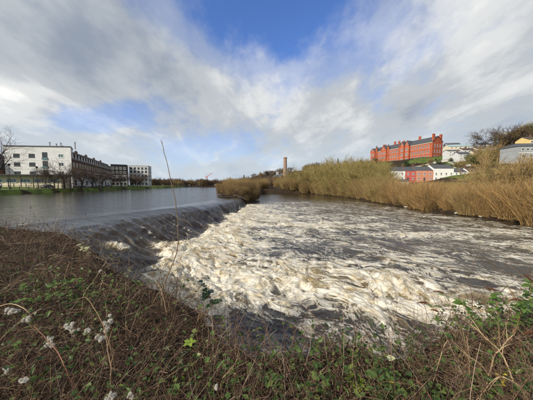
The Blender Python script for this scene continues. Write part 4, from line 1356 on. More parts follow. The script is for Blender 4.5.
# --- hillside and skyline trees right of the brick building
for (x, y, s, lab) in ((168, 205, .85, 'small bare tree left of the big skyline tree'), (183, 187, 1.8, 'big round bare tree on the skyline right of low hillside houses'),
                       (196, 184, 1.9, 'wide bare tree on the skyline beside the big round one'), (222, 180, 1.6, None), (250, 190, 1.8, None)):
    o = place(rb.choice(round_p), x, y, s)
    o['label'] = lab or L_SKY
    o['group'] = G_SKY
    if lab: del o['group']
place(ever_p[0], 205, 181, 1.6, label='dark evergreen among the skyline trees at upper right', group='evergreens on the right skyline')
place(ever_p[0], 226, 186, 1.7, label='dark evergreen among the skyline trees at upper right', group='evergreens on the right skyline')
o = place(ever_p[0], 120, 190, .95, label='round dark green bush in front of the brick building'); del o['group']
for (x, y, s) in ((140, 150, .7), (150, 165, .75), (128, 148, .5), (112, 160, .55), (138, 178, .6), (146, 176, .5), (125, 175, .5), (104, 172, .5), (150, 150, .5), (118, 168, .4), (132, 165, .4)):
    place(ivy_p[0], x, y, s)
for i in range(64):
    px = rb.uniform(392, 474); y = rb.uniform(142, 215)
    x = (px - 266.5) / 220 * y
    if y > 160 and px > 436: continue
    p_ = rb.choice(ivy_p + ever_p[:1] + far_p[1:3] + tan_p)
    place(p_, x, y, rb.uniform(.16, .5), label='small bush or tree in the steep gardens between terrace and hilltop', group='garden bushes on the steep slope')
for (px, y, s) in ((476, 152, 1.0), (482, 160, 1.15), (487, 150, 1.0), (493, 158, 1.2), (470, 165, .8), (498, 146, .9)):
    place(rb.choice(far_p[1:3] + tan_p), (px - 266.5) / 220 * y, y, s, label='pale brown tree standing left of the grey building', group='trees left of the grey building')
for (px, y, s) in ((507, 178, 1.75), (513, 184, 1.95), (519, 176, 1.9), (525, 180, 1.95), (531, 182, 2.1), (540, 178, 2.0), (500, 186, 1.5)):
    place(rb.choice(far_p[2:3] + ever_p[:1] + far_p[:1]), (px - 266.5) / 220 * y, y, s, label='dense olive or dark tree filling the skyline behind the yellow house', group='trees behind the yellow house')
for (x, y, s) in ((146, 156, .6), (136, 156, .7), (143, 146, .8), (98, 165, .7), (108, 182, .8), (92, 178, .8), (130, 146, .6)):
    place(rb.choice(tan_p), x, y, s, label='pale brown garden tree on the slope behind the riverside terrace', group='garden trees behind the terrace')
# --- wooded hill left of the brick building down to the chimney and beyond
for i in range(100):
    px = rb.uniform(228, 376); y = rb.uniform(128, 430)
    x = (px - 266.5) / 220 * y
    if 150 < y and abs(x - 21) < 5: continue
    if y < 150 and px < 300: y += 60; x = (px - 266.5) / 220 * y
    p = rb.choice(far_p + far_p[1:3])
    place(p, x, y, rb.uniform(.75, 1.1), label='winter tree on the wooded hill ' + ('left' if px < 285 else 'right') + ' of the tall factory chimney', group='wooded hill ' + ('left' if px < 285 else 'right') + ' of the chimney')
for i in range(40):
    px = rb.uniform(244, 330); y = rb.uniform(235, 325)
    x = (px - 266.5) / 220 * y
    if abs(x - 21) < 6 and abs(y - 250) < 20: continue
    place(rb.choice(far_p), x, y, rb.uniform(.8, 1.15), label='winter tree on the wooded hill ' + ('left' if px < 285 else 'right') + ' of the tall factory chimney', group='wooded hill ' + ('left' if px < 285 else 'right') + ' of the chimney')
for i in range(62):
    px = rb.uniform(216, 345); y = rb.uniform(430, 950)
    place(rb.choice(far_p), (px - 266.5) / 220 * y, y, rb.uniform(1.0, 1.6), label='tiny distant tree on the crest of the far hill ' + ('left' if px < 285 else 'right') + ' of the chimney', group='far crest ' + ('left' if px < 285 else 'right') + ' of the chimney')
for i in range(22):
    px = rb.uniform(232, 366); y = rb.uniform(190, 430)
    place(rb.choice(ever_p), (px - 266.5) / 220 * y, y, rb.uniform(.7, 1.15), label='dark evergreen tree among the bare trees of the far hill', group='evergreens on the far hill')
for i in range(26):
    px = rb.uniform(226, 300); y = rb.uniform(106, 150)
    place(rb.choice(tanos_p), (px - 266.5) / 220 * y, y, rb.uniform(.8, 1.2), label='tan brush on the flat land between weir and chimney', group='tan brush between weir and chimney')
for i in range(30):
    px = rb.uniform(228, 262); y = rb.uniform(55, 104)
    x = (px - 266.5) / 220 * y
    if x < isl_l(np.array(y)) + 1 or x > isl_r(np.array(y)) - .8: continue
    place(rb.choice(tanos_p), x, y, rb.uniform(.55, .85), label='tan brush on the narrow spit behind the weir end', group='tan brush on the spit')
# --- the point at the end of the weir
for (x, y, s) in ((-6.4, 45.5, .55), (-5.2, 46, .6), (-7.2, 48, .75), (-5.6, 49, .85), (-4.6, 47.5, .6), (-8.4, 50.5, .7), (-6.3, 52, .95), (-4.4, 52, .9), (-7.8, 54, 1.0), (-5.2, 56, 1.1), (-3.6, 50, .7), (-3.4, 54, .75), (-3.2, 58, .8), (-3.6, 62, .8), (-4.4, 45.8, .45), (-7.6, 46, .8)):
    place(rb.choice(scrub_p), x, y, s)
for i in range(14):
    y = 58 + i * 9
    place(rb.choice(scrub_p), float(isl_l(np.array(y))) + 1.2, y, rb.uniform(.6, 1.0), label='brown scrub along the right edge of the calm upper river', group='scrub beside the upper river')
# --- head of the river and left bank beyond the white block
for i in range(92):
    px = rb.uniform(148, 240); y = rb.uniform(296, 345)
    p = rb.choice(far_p[:2] + far_p[3:])
    place(p, (px - 266.5) / 220 * y, y, rb.uniform(.75, 1.15), label=L_UP, group=G_UP)
for i in range(14):
    y = 196 + i * 7
    place(rb.choice(brown_p + tan_p), float(left_edge(np.array(y))) - rb.uniform(3, 10), y, rb.uniform(.55, .85), label='bare brown tree on the left bank beyond the white block', group='left bank trees beyond the white block')
# --- left bank specimen trees
bank_trees = [(-75.5, 82.5, .98, 'round bare riverside tree in front of the white building corner'), (-76.5, 91, 1.0, 'round bare riverside tree second from the white building corner'),
              (-78.5, 99, .9, 'slimmer bare riverside tree third from the white building corner'), (-81.5, 124, .95, 'bare riverside tree before the far half of brick wing'),
              (-86.5, 152, .95, 'dark bare tree in front of the far white block'), (-83.5, 138, .9, 'bare riverside tree before the dark block'), (-74.2, 77, .8, 'smaller bare riverside tree right of the pavilion canopy end'), (-79.5, 107, .9, 'bare riverside tree before the near half of brick wing'),
              (-81.0, 115, .85, 'small bare riverside tree before the middle of brick wing'), (-85.5, 146, .85, 'small bare riverside tree between the dark block and far white block')]
for i, (x, y, s, lab) in enumerate(bank_trees):
    o = place(round_p[i % 2], x, y, s, label=lab)
    if 'group' in o: del o['group']
BIG = dict(ROUND); BIG['kids'] = [9, 6, 5, 5]; BIG['rmin'] = 0.013
big = make_tree('bare_tree', 97, 15, 6, .36, BIG, 'bark_dark', 'twig_purple', 'large bare tree reaching in from the left edge beside the dark roofed building', 'tree', None)
place(big, -69.3, 56, 1.12, .6)

# ================================================================== THE NEAR BANK: dead brambles, traveller's joy, weeds
mat('bramble_stem', (0, 0, 0), rough=0.8, island=[(0.045, 0.026, 0.019), (0.11, 0.060, 0.042), (0.075, 0.040, 0.030), (0.18, 0.115, 0.078), (0.055, 0.033, 0.026), (0.34, 0.27, 0.20), (0.095, 0.048, 0.036), (0.050, 0.028, 0.021)])
mat('straw_stem', (0, 0, 0), rough=0.8, island=[(0.16, 0.115, 0.062), (0.29, 0.215, 0.115), (0.22, 0.15, 0.08), (0.36, 0.28, 0.165)])
leafmat('dead_leaf', [(0.045, 0.028, 0.018), (0.10, 0.058, 0.034), (0.07, 0.040, 0.024), (0.16, 0.105, 0.065), (0.055, 0.034, 0.022)], 0.85, 0.1)
leafmat('bank_leaf', [(0.028, 0.058, 0.014), (0.055, 0.105, 0.022), (0.09, 0.135, 0.03), (0.035, 0.070, 0.018), (0.14, 0.17, 0.04)], 0.45, 0.25)
leafmat('dark_ivy_leaf', [(0.010, 0.022, 0.010), (0.018, 0.038, 0.014), (0.026, 0.046, 0.018)], 0.3, 0.05)
leafmat('yellow_green_leaf', [(0.20, 0.30, 0.035), (0.28, 0.36, 0.05), (0.15, 0.24, 0.03)], 0.45, 0.3)
leafmat('mid_green_leaf', [(0.075, 0.14, 0.026), (0.11, 0.19, 0.035), (0.055, 0.10, 0.022)], 0.45, 0.25)
leafmat('grey_green_leaf', [(0.075, 0.10, 0.05), (0.12, 0.155, 0.085), (0.055, 0.08, 0.04)], 0.6, 0.2)
leafmat('pale_leaf', [(0.42, 0.45, 0.25), (0.50, 0.52, 0.32)], 0.5, 0.25)
leafmat('yellow_leaf', [(0.50, 0.38, 0.03), (0.58, 0.46, 0.05)], 0.5, 0.3)
leafmat('seed_fluff', [(0.80, 0.78, 0.72), (0.90, 0.89, 0.86), (0.85, 0.83, 0.78)], 0.9, 0.5)
mat('cane_tan', (0.30, 0.20, 0.115), (0.19, 0.12, 0.07), 0.7, 9, bump=0.2)
mat('cane_red', (0.30, 0.15, 0.095), (0.20, 0.095, 0.06), 0.6, 9, bump=0.2)
mat('cane_pale', (0.44, 0.33, 0.20), (0.31, 0.22, 0.13), 0.7, 9, bump=0.2)
mat('stem_green', (0.12, 0.13, 0.045), (0.08, 0.085, 0.03), 0.7, 9)
mat('sapling_bark', (0.25, 0.18, 0.115), (0.15, 0.105, 0.068), 0.8, 14, bump=0.3)
mat('rust_head', (0.17, 0.068, 0.034), (0.10, 0.04, 0.022), 0.9, 40, bump=0.6)


def bank_points(rng, n, ymin=1.3, power=1.0, off=0.35):
    """spots on the near bank, thicker on the ground close by"""
    out = []
    m = 0
    while m < n:
        k = n * 4
        y = (rng.uniform(0, 1, k)) ** power
        y = 1.0 / (1 / 14.0 + y * (1 / ymin - 1 / 14.0))
        y = np.where(rng.uniform(0, 1, k) < 0.45, rng.uniform(ymin, 12.5, k), y)
        x = rng.uniform(-1.55, 1.55, k) * (y + .6)
        ok = (near_edge(x) - y > -off)
        out.append(np.stack([x[ok], y[ok]], -1)); m += int(ok.sum())
    p = np.concatenate(out)[:n]
    return p[:, 0], p[:, 1]


def undergrowth():
    rng = np.random.default_rng(77)
    # arching dead brambles
    n = 11000
    x, y = bank_points(rng, n)
    z = ground(x, y) - .03
    hm = 0.72 + 0.35 * fbm(x * .9, y * .9, 31, 3) + 0.25 * ss(-2, -5, x)
    hm = hm * 1.12 + .10 * ss(1.2, 2.2, x)
    cl = ss(-.45, .35, fbm(x * 1.5, y * 1.5, 37, 3))
    L = rng.uniform(.30, 1.25, n) * np.clip(hm, .35, 1.3) * (.45 + .75 * cl)
    P = arcs(rng, np.stack([x, y, z], -1), rng.uniform(0, 2 * PI, n), R(1) * rng.uniform(15, 85, n), L, rng.uniform(.6, 2.0, n), 7, .20)
    P[:, :, 2] = np.maximum(P[:, :, 2], (ground(P[:, :, 0], P[:, :, 1]) + .01))
    rad = np.where(rng.uniform(0, 1, n) < .12, rng.uniform(.003, .0055, n), rng.uniform(.0012, .0030, n)) * (1 + y / 7.0)
    V, q = tube_arrays(P, rad[:, None] * np.linspace(1, .45, 7)[None], 3)
    tag(link('bramble_tangle', mesh_np('bramble_tangle', V, q, None, [M['bramble_stem']])), 'tangle of dead brown bramble stems covering the near bank', 'undergrowth', None, 'stuff')
    ends = P[:, 3:, :].reshape(-1, 3)
    # taller rods that break the outline of the bank
    n = 900
    x, y = bank_points(rng, n, 1.8, 1.0, .3)
    tall = (rng.uniform(0, 1, n) < np.where(near_edge(x) - y < .9, 1.0, .22))
    x, y = x[tall], y[tall]; n = len(x)
    P = arcs(rng, np.stack([x, y, ground(x, y) - .03], -1), rng.uniform(0, 2 * PI, n), R(1) * rng.uniform(50, 88, n), rng.uniform(.55, 1.15, n), rng.uniform(.1, 1.3, n), 8, .10)
    i = rng.integers(0, n, n * 5); j = rng.integers(2, 7, n * 5)
    az = rng.uniform(0, 2 * PI, n * 5)
    Q = arcs(rng, P[i, j], az, rng.uniform(-.2, 1.2, n * 5), rng.uniform(.06, .22, n * 5), rng.uniform(0, .8, n * 5), 4, .15)
    V, q = join_arrays([tube_arrays(P, (rng.uniform(.0022, .0042, n) * (1 + y / 9))[:, None] * np.linspace(1, .4, 8)[None], 4), tube_arrays(Q, np.full((n * 5, 1), .0013) * np.array([[1, .9, .8, .5]]), 3)])
    tag(link('bramble_rods', mesh_np('bramble_rods', V, q, None, [M['bramble_stem']])), 'taller twiggy bramble rods standing along the edge of the near bank', 'undergrowth', None, 'stuff')
    # straw and dead grass, thickest on the right
    n = 6500
    x, y = bank_points(rng, n)
    keep = rng.uniform(0, 1, n) < (0.42 + 0.55 * ss(.8, 2.2, x) + .15 * ss(-2, -4, x))
    x, y = x[keep], y[keep]; n = len(x)
    P = arcs(rng, np.stack([x, y, ground(x, y) - .02], -1), rng.uniform(0, 2 * PI, n), R(1) * rng.uniform(25, 88, n), rng.uniform(.3, .85, n), rng.uniform(.4, 1.8, n), 6, .12)
    P[:, :, 2] = np.maximum(P[:, :, 2], (ground(P[:, :, 0], P[:, :, 1]) + .01))
    V, q = tube_arrays(P, (rng.uniform(.0010, .0024, n) * (1 + y / 7))[:, None] * np.linspace(1, .3, 6)[None], 3)
    tag(link('dead_grass', mesh_np('dead_grass', V, q, None, [M['straw_stem']])), 'pale dead grass and straw stems bent over the near bank', 'dead grass', None, 'stuff')
    # shrivelled leaves caught in the stems
    n = 15000
    C = ends[rng.integers(0, len(ends), n)] + rng.normal(0, .02, (n, 3))
    s = 1 + C[:, 1] / 9
    V, t = leaves_arrays(rng, C, rng.normal(0, 1, (n, 3)) + np.array([0, 0, -.3]), rng.normal(0, 1, (n, 3)) + np.array([0, 0, .7]), rng.uniform(.015, .042, n) * s, rng.uniform(.008, .022, n) * s, .35)
    tag(link('dead_leaves', mesh_np('dead_leaves', V, None, t, [M['dead_leaf']])), 'shrivelled brown leaves caught among the bramble stems', 'dead leaves', None, 'stuff')
    # green leaves in patches
    n = 26000
    x, y = bank_points(rng, n)
    pt = np.zeros(n)
    for (cx, cy, rx, ry, a) in ((-4.5, 4.3, 1.1, .7, .55), (-3.3, 4.2, .8, .6, .6), (-2.7, 3.4, .6, .5, .35), (.1, 2.15, .9, .45, .55), (1.3, 2.4, .9, .6, .75), (2.0, 2.9, .8, .5, .4), (-.9, 2.8, .7, .6, .18), (-3.4, 2.9, .5, .4, .25), (3.6, 3.3, .9, .7, .8), (-2.2, 2.3, .6, .5, .12), (2.7, 2.3, .7, .5, .25)):
        pt = np.maximum(pt, a * np.exp(-((x - cx) / rx) ** 2 - ((y - cy) / ry) ** 2))
    pt = pt * ss(-.45, .2, pn(x * 3, y * 3, 55)) + .05
    k = rng.uniform(0, 1, n) < pt * 1.25
    x, y = x[k], y[k]; n = len(x)
    C = np.stack([x, y, ground(x, y) + rng.uniform(.05, .55, n)], -1)
    V, t = leaves_arrays(rng, C, rng.normal(0, 1, (n, 3)) * np.array([1, 1, .4]), rng.normal(0, .5, (n, 3)) + np.array([0, -.2, 1]), rng.uniform(.028, .078, n) * (1 + y / 12), rng.uniform(.018, .056, n) * (1 + y / 12), .12)
    tag(link('green_leaves', mesh_np('green_leaves', V, None, t, [M['bank_leaf']])), 'patches of small green bramble and nettle leaves on the near bank', 'leaves', None, 'stuff')


undergrowth()

# ------------------------------------------------------------------ leaves that can be picked out one by one
LEAF = {}


def leaf_mesh(kind, m):
    if (kind, m) in LEAF: return LEAF[(kind, m)]
    if kind == 'ivy':
        out = [(0, .0), (.30, -.06), (.52, .18), (.36, .36), (.44, .60), (.20, .62), (0, 1.0)]
    elif kind == 'lance':
        out = [(0, 0), (.07, .15), (.12, .38), (.11, .60), (.06, .82), (0, 1.0)]
    elif kind == 'broad':
        out = [(0, 0), (.22, .10), (.36, .32), (.34, .58), (.18, .82), (0, 1.0)]
    else:
        out = [(0, 0), (.14, .12), (.25, .35), (.23, .58), (.12, .82), (0, 1.0)]
    V, T = [], []
    n = len(out)
    bend = lambda t: -.22 * t * t
    for (w_, t) in out: V.append((0, t, bend(t) - .0))
    for s in (-1, 1):
        for (w_, t) in out[1:-1]: V.append((s * w_, t, bend(t) + .35 * w_ * .6))
    for s in range(2):
        o = n + s * (n - 2)
        rim = [0] + [o + i for i in range(n - 2)] + [n - 1]
        for i in range(n - 1):
            a, b, c, d_ = i, i + 1, rim[i + 1], rim[i]
            for tri in ((a, b, c), (a, c, d_)):
                if len(set(tri)) == 3: T.append(tri if s else tri[::-1])
    me = mesh_np('leaf', V, None, T, [M[m]], True)
    LEAF[(kind, m)] = me
    return me


def put_leaf(root, p, d, up, size, me, name='leaf'):
    d = Vector(d).normalized(); up = Vector(up)
    s = d.cross(up).normalized(); u = s.cross(d)
    mtx = Matrix((s, d, u)).transposed().to_4x4() * size
    mtx.translation = Vector(p)
    mtx[3][3] = 1
    o = link(name, me, root)
    o.matrix_local = mtx
    return o


def leafy_plant(name, label, cat, base, stems, n, size, kind, m, stem_m='stem_green', r=.004, seed=1, group=None, frm=.2, extra=()):
    """stems: polylines relative to base; leaves leave them alternately"""
    rg = random.Random(seed)
    root = empty(name, base, 0, label, cat, group)
    st = MB()
    for s in stems: st.tube(s, [r * (1 - .7 * i / (len(s) - 1)) for i in range(len(s))], 5)
    st.build('stem', M[stem_m], root)
    for i in range(n):
        s = [Vector(v) for v in stems[i % len(stems)]]
        f = (frm + (1 - frm) * ((i // len(stems)) + .6) / (n / len(stems) + .2)) * (len(s) - 1)
        k = min(int(f), len(s) - 2)
        p = s[k].lerp(s[k + 1], f - k)
        a = rg.uniform(0, 2 * PI)
        d = Vector((math.cos(a), math.sin(a), rg.uniform(-.3, .6)))
        put_leaf(root, p, d, Vector((rg.uniform(-.4, .4), rg.uniform(-.6, .1), 1)), size * rg.uniform(.7, 1.2), leaf_mesh(kind, m))
    for (p, d, sz, kd, mm) in extra: put_leaf(root, p, d, (0, -.3, 1), sz, leaf_mesh(kd, mm))
    return root


def cane(name, label, pts, r0, r1, m, cat='bramble cane', group=None, twigs=0, seed=3):
    pts = [Vector(p) for p in pts]
    base = pts[0].copy()
    # smooth the run of points
    Q = []
    for i in range(len(pts) - 1):
        a, b, c, d = pts[max(i - 1, 0)], pts[i], pts[i + 1], pts[min(i + 2, len(pts) - 1)]
        for k in range(5):
            t = k / 5
            Q.append(.5 * ((2 * b) + (c - a) * t + (2 * a - 5 * b + 4 * c - d) * t * t + (3 * b - a - 3 * c + d) * t ** 3) - base)
    Q.append(pts[-1] - base)
    rg = random.Random(seed)
    Q = [q + Vector((rg.uniform(-1, 1), rg.uniform(-1, 1), rg.uniform(-1, 1))) * r0 * .5 for q in Q]
    root = empty(name, base, 0, label, cat, group)
    n = len(Q)
    MB().tube(Q, [r0 + (r1 - r0) * i / (n - 1) for i in range(n)], 7).build('stem', M[m], root, True)
    bd = MB()
    for i in range(2, n - 1, 3):
        d = (Q[i + 1] - Q[i]).normalized(); s = d.cross(Vector((rg.uniform(-1, 1), rg.uniform(-1, 1), rg.uniform(-1, 1)))).normalized()
        bd.tube([Q[i] + s * r1 * .4, Q[i] + s * r0 * 2.2 + d * r0 * 1.2], [r0 * .5, r0 * .1], 4)
    bd.build('buds', M[m], root)['kind'] = 'stuff'
    for i in range(twigs):
        k = rg.randint(n // 3, n - 3)
        d = (Q[k + 1] - Q[k]).normalized() + Vector((rg.uniform(-1, 1), rg.uniform(-1, 1), rg.uniform(-.2, 1))) * .9
        L = rg.uniform(.08, .25)
        MB().tube([Q[k], Q[k] + d * L * .5, Q[k] + d * L + Vector((0, 0, -.02))], [r1, r1 * .7, r1 * .3], 5).build('twig', M[m], root)
    return root


def seed_head_mesh(seed):
    rng = np.random.default_rng(seed)
    n = 190
    d = nrm(rng.normal(0, 1, (n, 3)))
    az = np.arctan2(d[:, 1], d[:, 0]); el = np.arcsin(d[:, 2])
    P = arcs(rng, d * .003, az, el, rng.uniform(.020, .040, n), rng.normal(0, .7, n), 4, .35)
    V, q = tube_arrays(P, np.full((n, 1), 1) * np.array([[.0008, .0013, .0015, .0007]]), 3)
    return mesh_np('seed_head', V, q, None, [M['seed_fluff']])


HEADS = [seed_head_mesh(i) for i in range(3)]


def seed_cluster(label, p, n, spread, seed, stem=(0, 0, -.25), s=1.0, elong=(1, .6, .6)):
    rg = random.Random(seed)
    root = empty('seed_cluster', p, 0, label, 'seed heads', 'fluffy seed clusters on the near bank')
    st = MB()
    e = Vector(stem)
    st.tube([e, e * .45 + Vector((.015, 0, .01)), (0, 0, 0)], [.0035, .003, .002], 5)
    pts = []
    n = int(n * 2)
    for i in range(n):
        q = Vector((rg.gauss(0, 1) * elong[0], rg.gauss(0, 1) * elong[1], rg.gauss(0, 1) * elong[2])) * spread
        pts.append(q)
        st.tube([(0, 0, 0), q * .5 + Vector((0, 0, .01)), q], [.0015, .0012, .001], 4)
    st.build('stem', M['cane_tan'], root)
    for i, q in enumerate(pts):
        k = rg.uniform(.32, .8) * s
        link('seed_head', HEADS[i % 3], root, q, (rg.uniform(0, 6), rg.uniform(0, 6), rg.uniform(0, 6)), (k, k, k))
    return root



SC = [
    ('wide fluffy white seed cluster at the left edge of the brambles', (-3.616, 3.01, 2.2), 6, .05, (1, .5, .5), 1.2),
    ('pair of fluffy white seed heads just right of the wide cluster at left edge', (-3.249, 2.869, 2.2), 4, .035, (1, .5, .6), 1.15),
    ('slanted fluffy seed cluster above the reddish cane, lower left', (-2.497, 2.444, 2.2), 4, .030, (1, .4, .8), 1.0),
    ('long fluffy seed cluster left of the round single one', (-2.437, 2.64, 2.2), 6, .036, (1.1, .5, .9), 1.05),
    ('small round fluffy seed head between two larger clusters', (-2.218, 2.602, 2.2), 3, .018, (.8, .6, .8), 1.15),
    ('brightest tall fluffy seed cluster at the top of the thick tan cane', (-1.986, 2.64, 2.25), 8, .038, (.7, .5, 1.2), 1.15),
    ('lower lobe of white fluff beside the brightest seed cluster', (-1.975, 2.478, 2.2), 4, .026, (1, .6, .7), 1.0),
    ('drooping cream seed cluster near the lower left corner', (-2.223, 1.907, 2.2), 4, .020, (1, .6, .7), .8),
    ('fluffy seed cluster at the bottom edge left of its pair', (-1.332, 1.754, 2.2), 4, .016, (.8, .6, 1), .72),
    ('fluffy seed cluster at the bottom edge under the shadowed stems', (-1.164, 1.772, 2.2), 4, .018, (1, .6, .6), .7),
    ('lone narrow seed head at bottom centre against the dark stems', (-.449, 1.837, 2.2), 3, .010, (.5, .5, 1.4), .62),
    ('small faint seed head on the far left of the lower brambles', (-2.531, 2.028, 2.2), 2, .014, (.8, .5, .8), .8),
    ('single seed head at the tip of a leaning dead stalk', (-3.357, 4.327, 2.27), 2, .015, (.6, .6, .8), 1.1),
]
for i, (lab, p, n, sp, el, s) in enumerate(SC):
    seed_cluster(lab, p, n, sp, 200 + i, (.03, .03, -.3), s, el)

cane('bare_sapling', 'tall thin bare sapling rising above the horizon beside the weir', [(-1.93, 3.95, 1.45), (-1.914, 3.9, 1.972), (-1.87, 3.9, 2.198), (-1.753, 3.9, 2.46), (-1.615, 3.9, 2.83), (-1.586, 3.9, 3.231),
     (-1.611, 3.9, 3.627), (-1.672, 3.9, 3.982), (-1.748, 3.9, 4.386), (-1.84, 3.9, 4.783)], .0115, .005, 'sapling_bark', 'sapling')
cane('bramble_cane', 'reddish bare cane curving up from the bottom edge at lower left', [(-1.893, 2.16, 1.6), (-1.92, 2.063, 2.0), (-1.955, 2.028, 2.2), (-2.058, 2.081, 2.3), (-2.335, 2.262, 2.3), (-2.975, 2.699, 2.2)], .0058, .003, 'cane_red')
cane('bramble_cane', 'pale cane arching low at the far left edge', [(-4.194, 3.341, 2.1), (-3.644, 3.042, 2.3), (-3.2, 2.843, 2.3), (-3.314, 3.09, 1.8)], .0065, .004, 'cane_pale')
cane('bramble_cane', 'thick tan cane carrying the brightest seed cluster', [(-1.585, 2.112, 1.6), (-1.52, 2.022, 2.05), (-1.533, 2.051, 2.2), (-1.665, 2.197, 2.25), (-1.96, 2.55, 2.25)], .0068, .004, 'cane_tan', twigs=2)
cane('bramble_cane', 'tan cane looping over beside the dark green leaf patch', [(-1.751, 2.45, 1.6), (-1.795, 2.416, 2.1), (-1.99, 2.568, 2.3), (-2.249, 2.766, 2.4), (-2.613, 3.048, 2.4), (-3.101, 3.429, 2.1)], .0052, .003, 'cane_tan')
cane('dead_stalk', 'straight leaning dead stalk ending in one white seed head', [(-3.36, 3.85, 1.7), (-3.356, 3.919, 2.0), (-3.302, 4.046, 2.15), (-3.357, 4.327, 2.27)], .005, .003, 'cane_pale', 'dead stalk')
cane('dead_stalk', 'long pale stalk running diagonally up the right side of the bank', [(2.641, 2.112, 1.6), (2.48, 2.116, 2.1), (2.523, 2.26, 2.2), (2.445, 2.34, 2.3), (2.348, 2.435, 2.4)], .0085, .004, 'cane_pale', 'dead stalk', twigs=4)
cane('dead_stalk', 'forked pale stalk leaning right across the long diagonal one', [(2.471, 2.339, 1.6), (2.504, 2.298, 2.1), (2.553, 2.288, 2.2), (2.676, 2.344, 2.25), (2.8, 2.389, 2.3)], .0075, .004, 'cane_pale', 'dead stalk', twigs=3)
cane('dead_stalk', 'thin straw stalk crossing below the long diagonal one', [(2.574, 2.281, 1.6), (2.263, 2.165, 2.1), (2.126, 2.204, 2.2), (2.185, 2.429, 2.15)], .005, .003, 'cane_pale', 'dead stalk', twigs=2)
cane('dead_stalk', 'nearly flat straw stalk at the lower right corner', [(2.392, 1.857, 2.1), (2.139, 1.782, 2.3), (2.007, 1.821, 2.3), (1.971, 1.999, 1.8)], .006, .003, 'cane_pale', 'dead stalk', twigs=2)
cane('dead_stalk', 'short upright straw stalk left of the long diagonal one', [(1.868, 2.369, 1.55), (2.001, 2.385, 2.1), (2.113, 2.444, 2.2)], .005, .003, 'cane_pale', 'dead stalk')
cane('dead_stalk', 'pale crooked stalk at bottom centre beside the lone seed head', [(-.456, 2.208, 1.5), (-.479, 2.178, 1.9), (-.413, 2.228, 2.0), (-.353, 2.333, 2.0), (-.326, 2.573, 1.95)], .0055, .003, 'cane_pale', 'dead stalk', twigs=4)
cane('dead_stalk', 'thin upright stalk before the dark water at bottom centre', [(-.43, 2.585, 1.45), (-.367, 2.509, 1.9), (-.389, 2.512, 2.1)], .004, .002, 'cane_tan', 'dead stalk', twigs=3)

# bare arching canes lying over the tangle
rc = random.Random(19)
for i in range(34):
    y = rc.uniform(2.0, 6.0); x = rc.uniform(-1.2, 1.2) * (y + .4)
    if near_edge(x) - y < .15: continue
    a = rc.uniform(0, 2 * PI); L = rc.uniform(.5, 1.1); h = rc.uniform(.28, .55)
    pts = []
    for k in range(5):
        t = k / 4
        qx, qy = x + math.cos(a) * L * t, y + math.sin(a) * L * t
        pts.append((qx, qy, gz(x, y) + h * math.sin(PI * (t * .85 + .08)) * 1.05 + .02))
    r_ = rc.uniform(.0035, .006) * (1 + y / 14)
    cane('bramble_cane', 'bare arching bramble cane lying over the dead tangle', pts, r_, r_ * .5, rc.choice(['cane_tan', 'cane_red', 'cane_tan', 'sapling_bark']), group='bare arching bramble canes', seed=i)

# ivy sprig in front of the white water
leafy_plant('ivy_sprig', 'dark ivy sprig hanging its leaves in front of the white water', 'ivy', (-1.135, 3.45, 1.78),
            [[(0, 0, 0), (.10, -.02, .26), (.16, -.04, .46), (.10, .0, .68)], [(0, 0, 0), (.16, -.06, .22), (.30, -.12, .40), (.42, -.2, .46)], [(.08, 0, .2), (.2, -.05, .42), (.25, -.06, .56)]],
            36, .085, 'ivy', 'dark_ivy_leaf', 'cane_tan', .004, 11, frm=.5)
leafy_plant('green_rosette', 'bright yellow green young leaf rosette above dark stems', 'plant', (-.9, 2.46, 1.7), [[(0, 0, 0), (.01, 0, .25), (0, 0, .45)]], 0, .06, 'broad', 'yellow_green_leaf', r=.003, seed=2,
            extra=[((0, 0, .45), (math.cos(a), math.sin(a), .35), .085, 'oval', 'yellow_green_leaf') for a in (.3, 1.6, 2.8, 4.0, 5.2)])
leafy_plant('dark_fern', 'dark blue green leafy sprig left of the yellow green rosette', 'plant', (-1.13, 2.51, 1.6), [[(0, 0, 0), (-.03, 0, .3), (-.08, .0, .5)], [(0, 0, 0), (.06, 0, .25), (.14, .02, .42)]], 16, .075, 'lance', 'grey_green_leaf', r=.003, seed=8)
# butterfly bush on the right: grey green leaves, dried rusty heads
bush = leafy_plant('butterfly_bush', 'butterfly bush with grey green leaves at the right edge of the bank', 'bush', (3.25, 2.9, 1.55),
                   [[(0, 0, 0), (-.05, 0, .45), (-.14, -.03, .85), (-.2, -.06, 1.05)], [(0, 0, 0), (.06, -.1, .5), (-.02, -.22, .9), (-.14, -.3, 1.05)], [(0, 0, 0), (.14, -.04, .55), (.2, -.1, .95), (.2, -.12, 1.2)],
                    [(0, 0, 0), (-.2, .05, .4), (-.42, .1, .7), (-.5, .1, .82)], [(0, 0, 0), (.3, .1, .5), (.42, .1, .9), (.5, .1, 1.1)]],
                   130, .105, 'oval', 'mid_green_leaf', 'cane_tan', .008, 21, frm=.35,
                   extra=[((-.36, -.13, .84), (-.3, -.5, .5), .11, 'oval', 'yellow_green_leaf'), ((-.37, -.13, .80), (.2, -.6, .7), .10, 'oval', 'yellow_green_leaf'), ((.05, -.35, .95), (.5, -.5, .2), .12, 'broad', 'pale_leaf'),
                          ((-.1, -.2, .98), (-.6, -.4, .2), .12, 'broad', 'pale_leaf')])


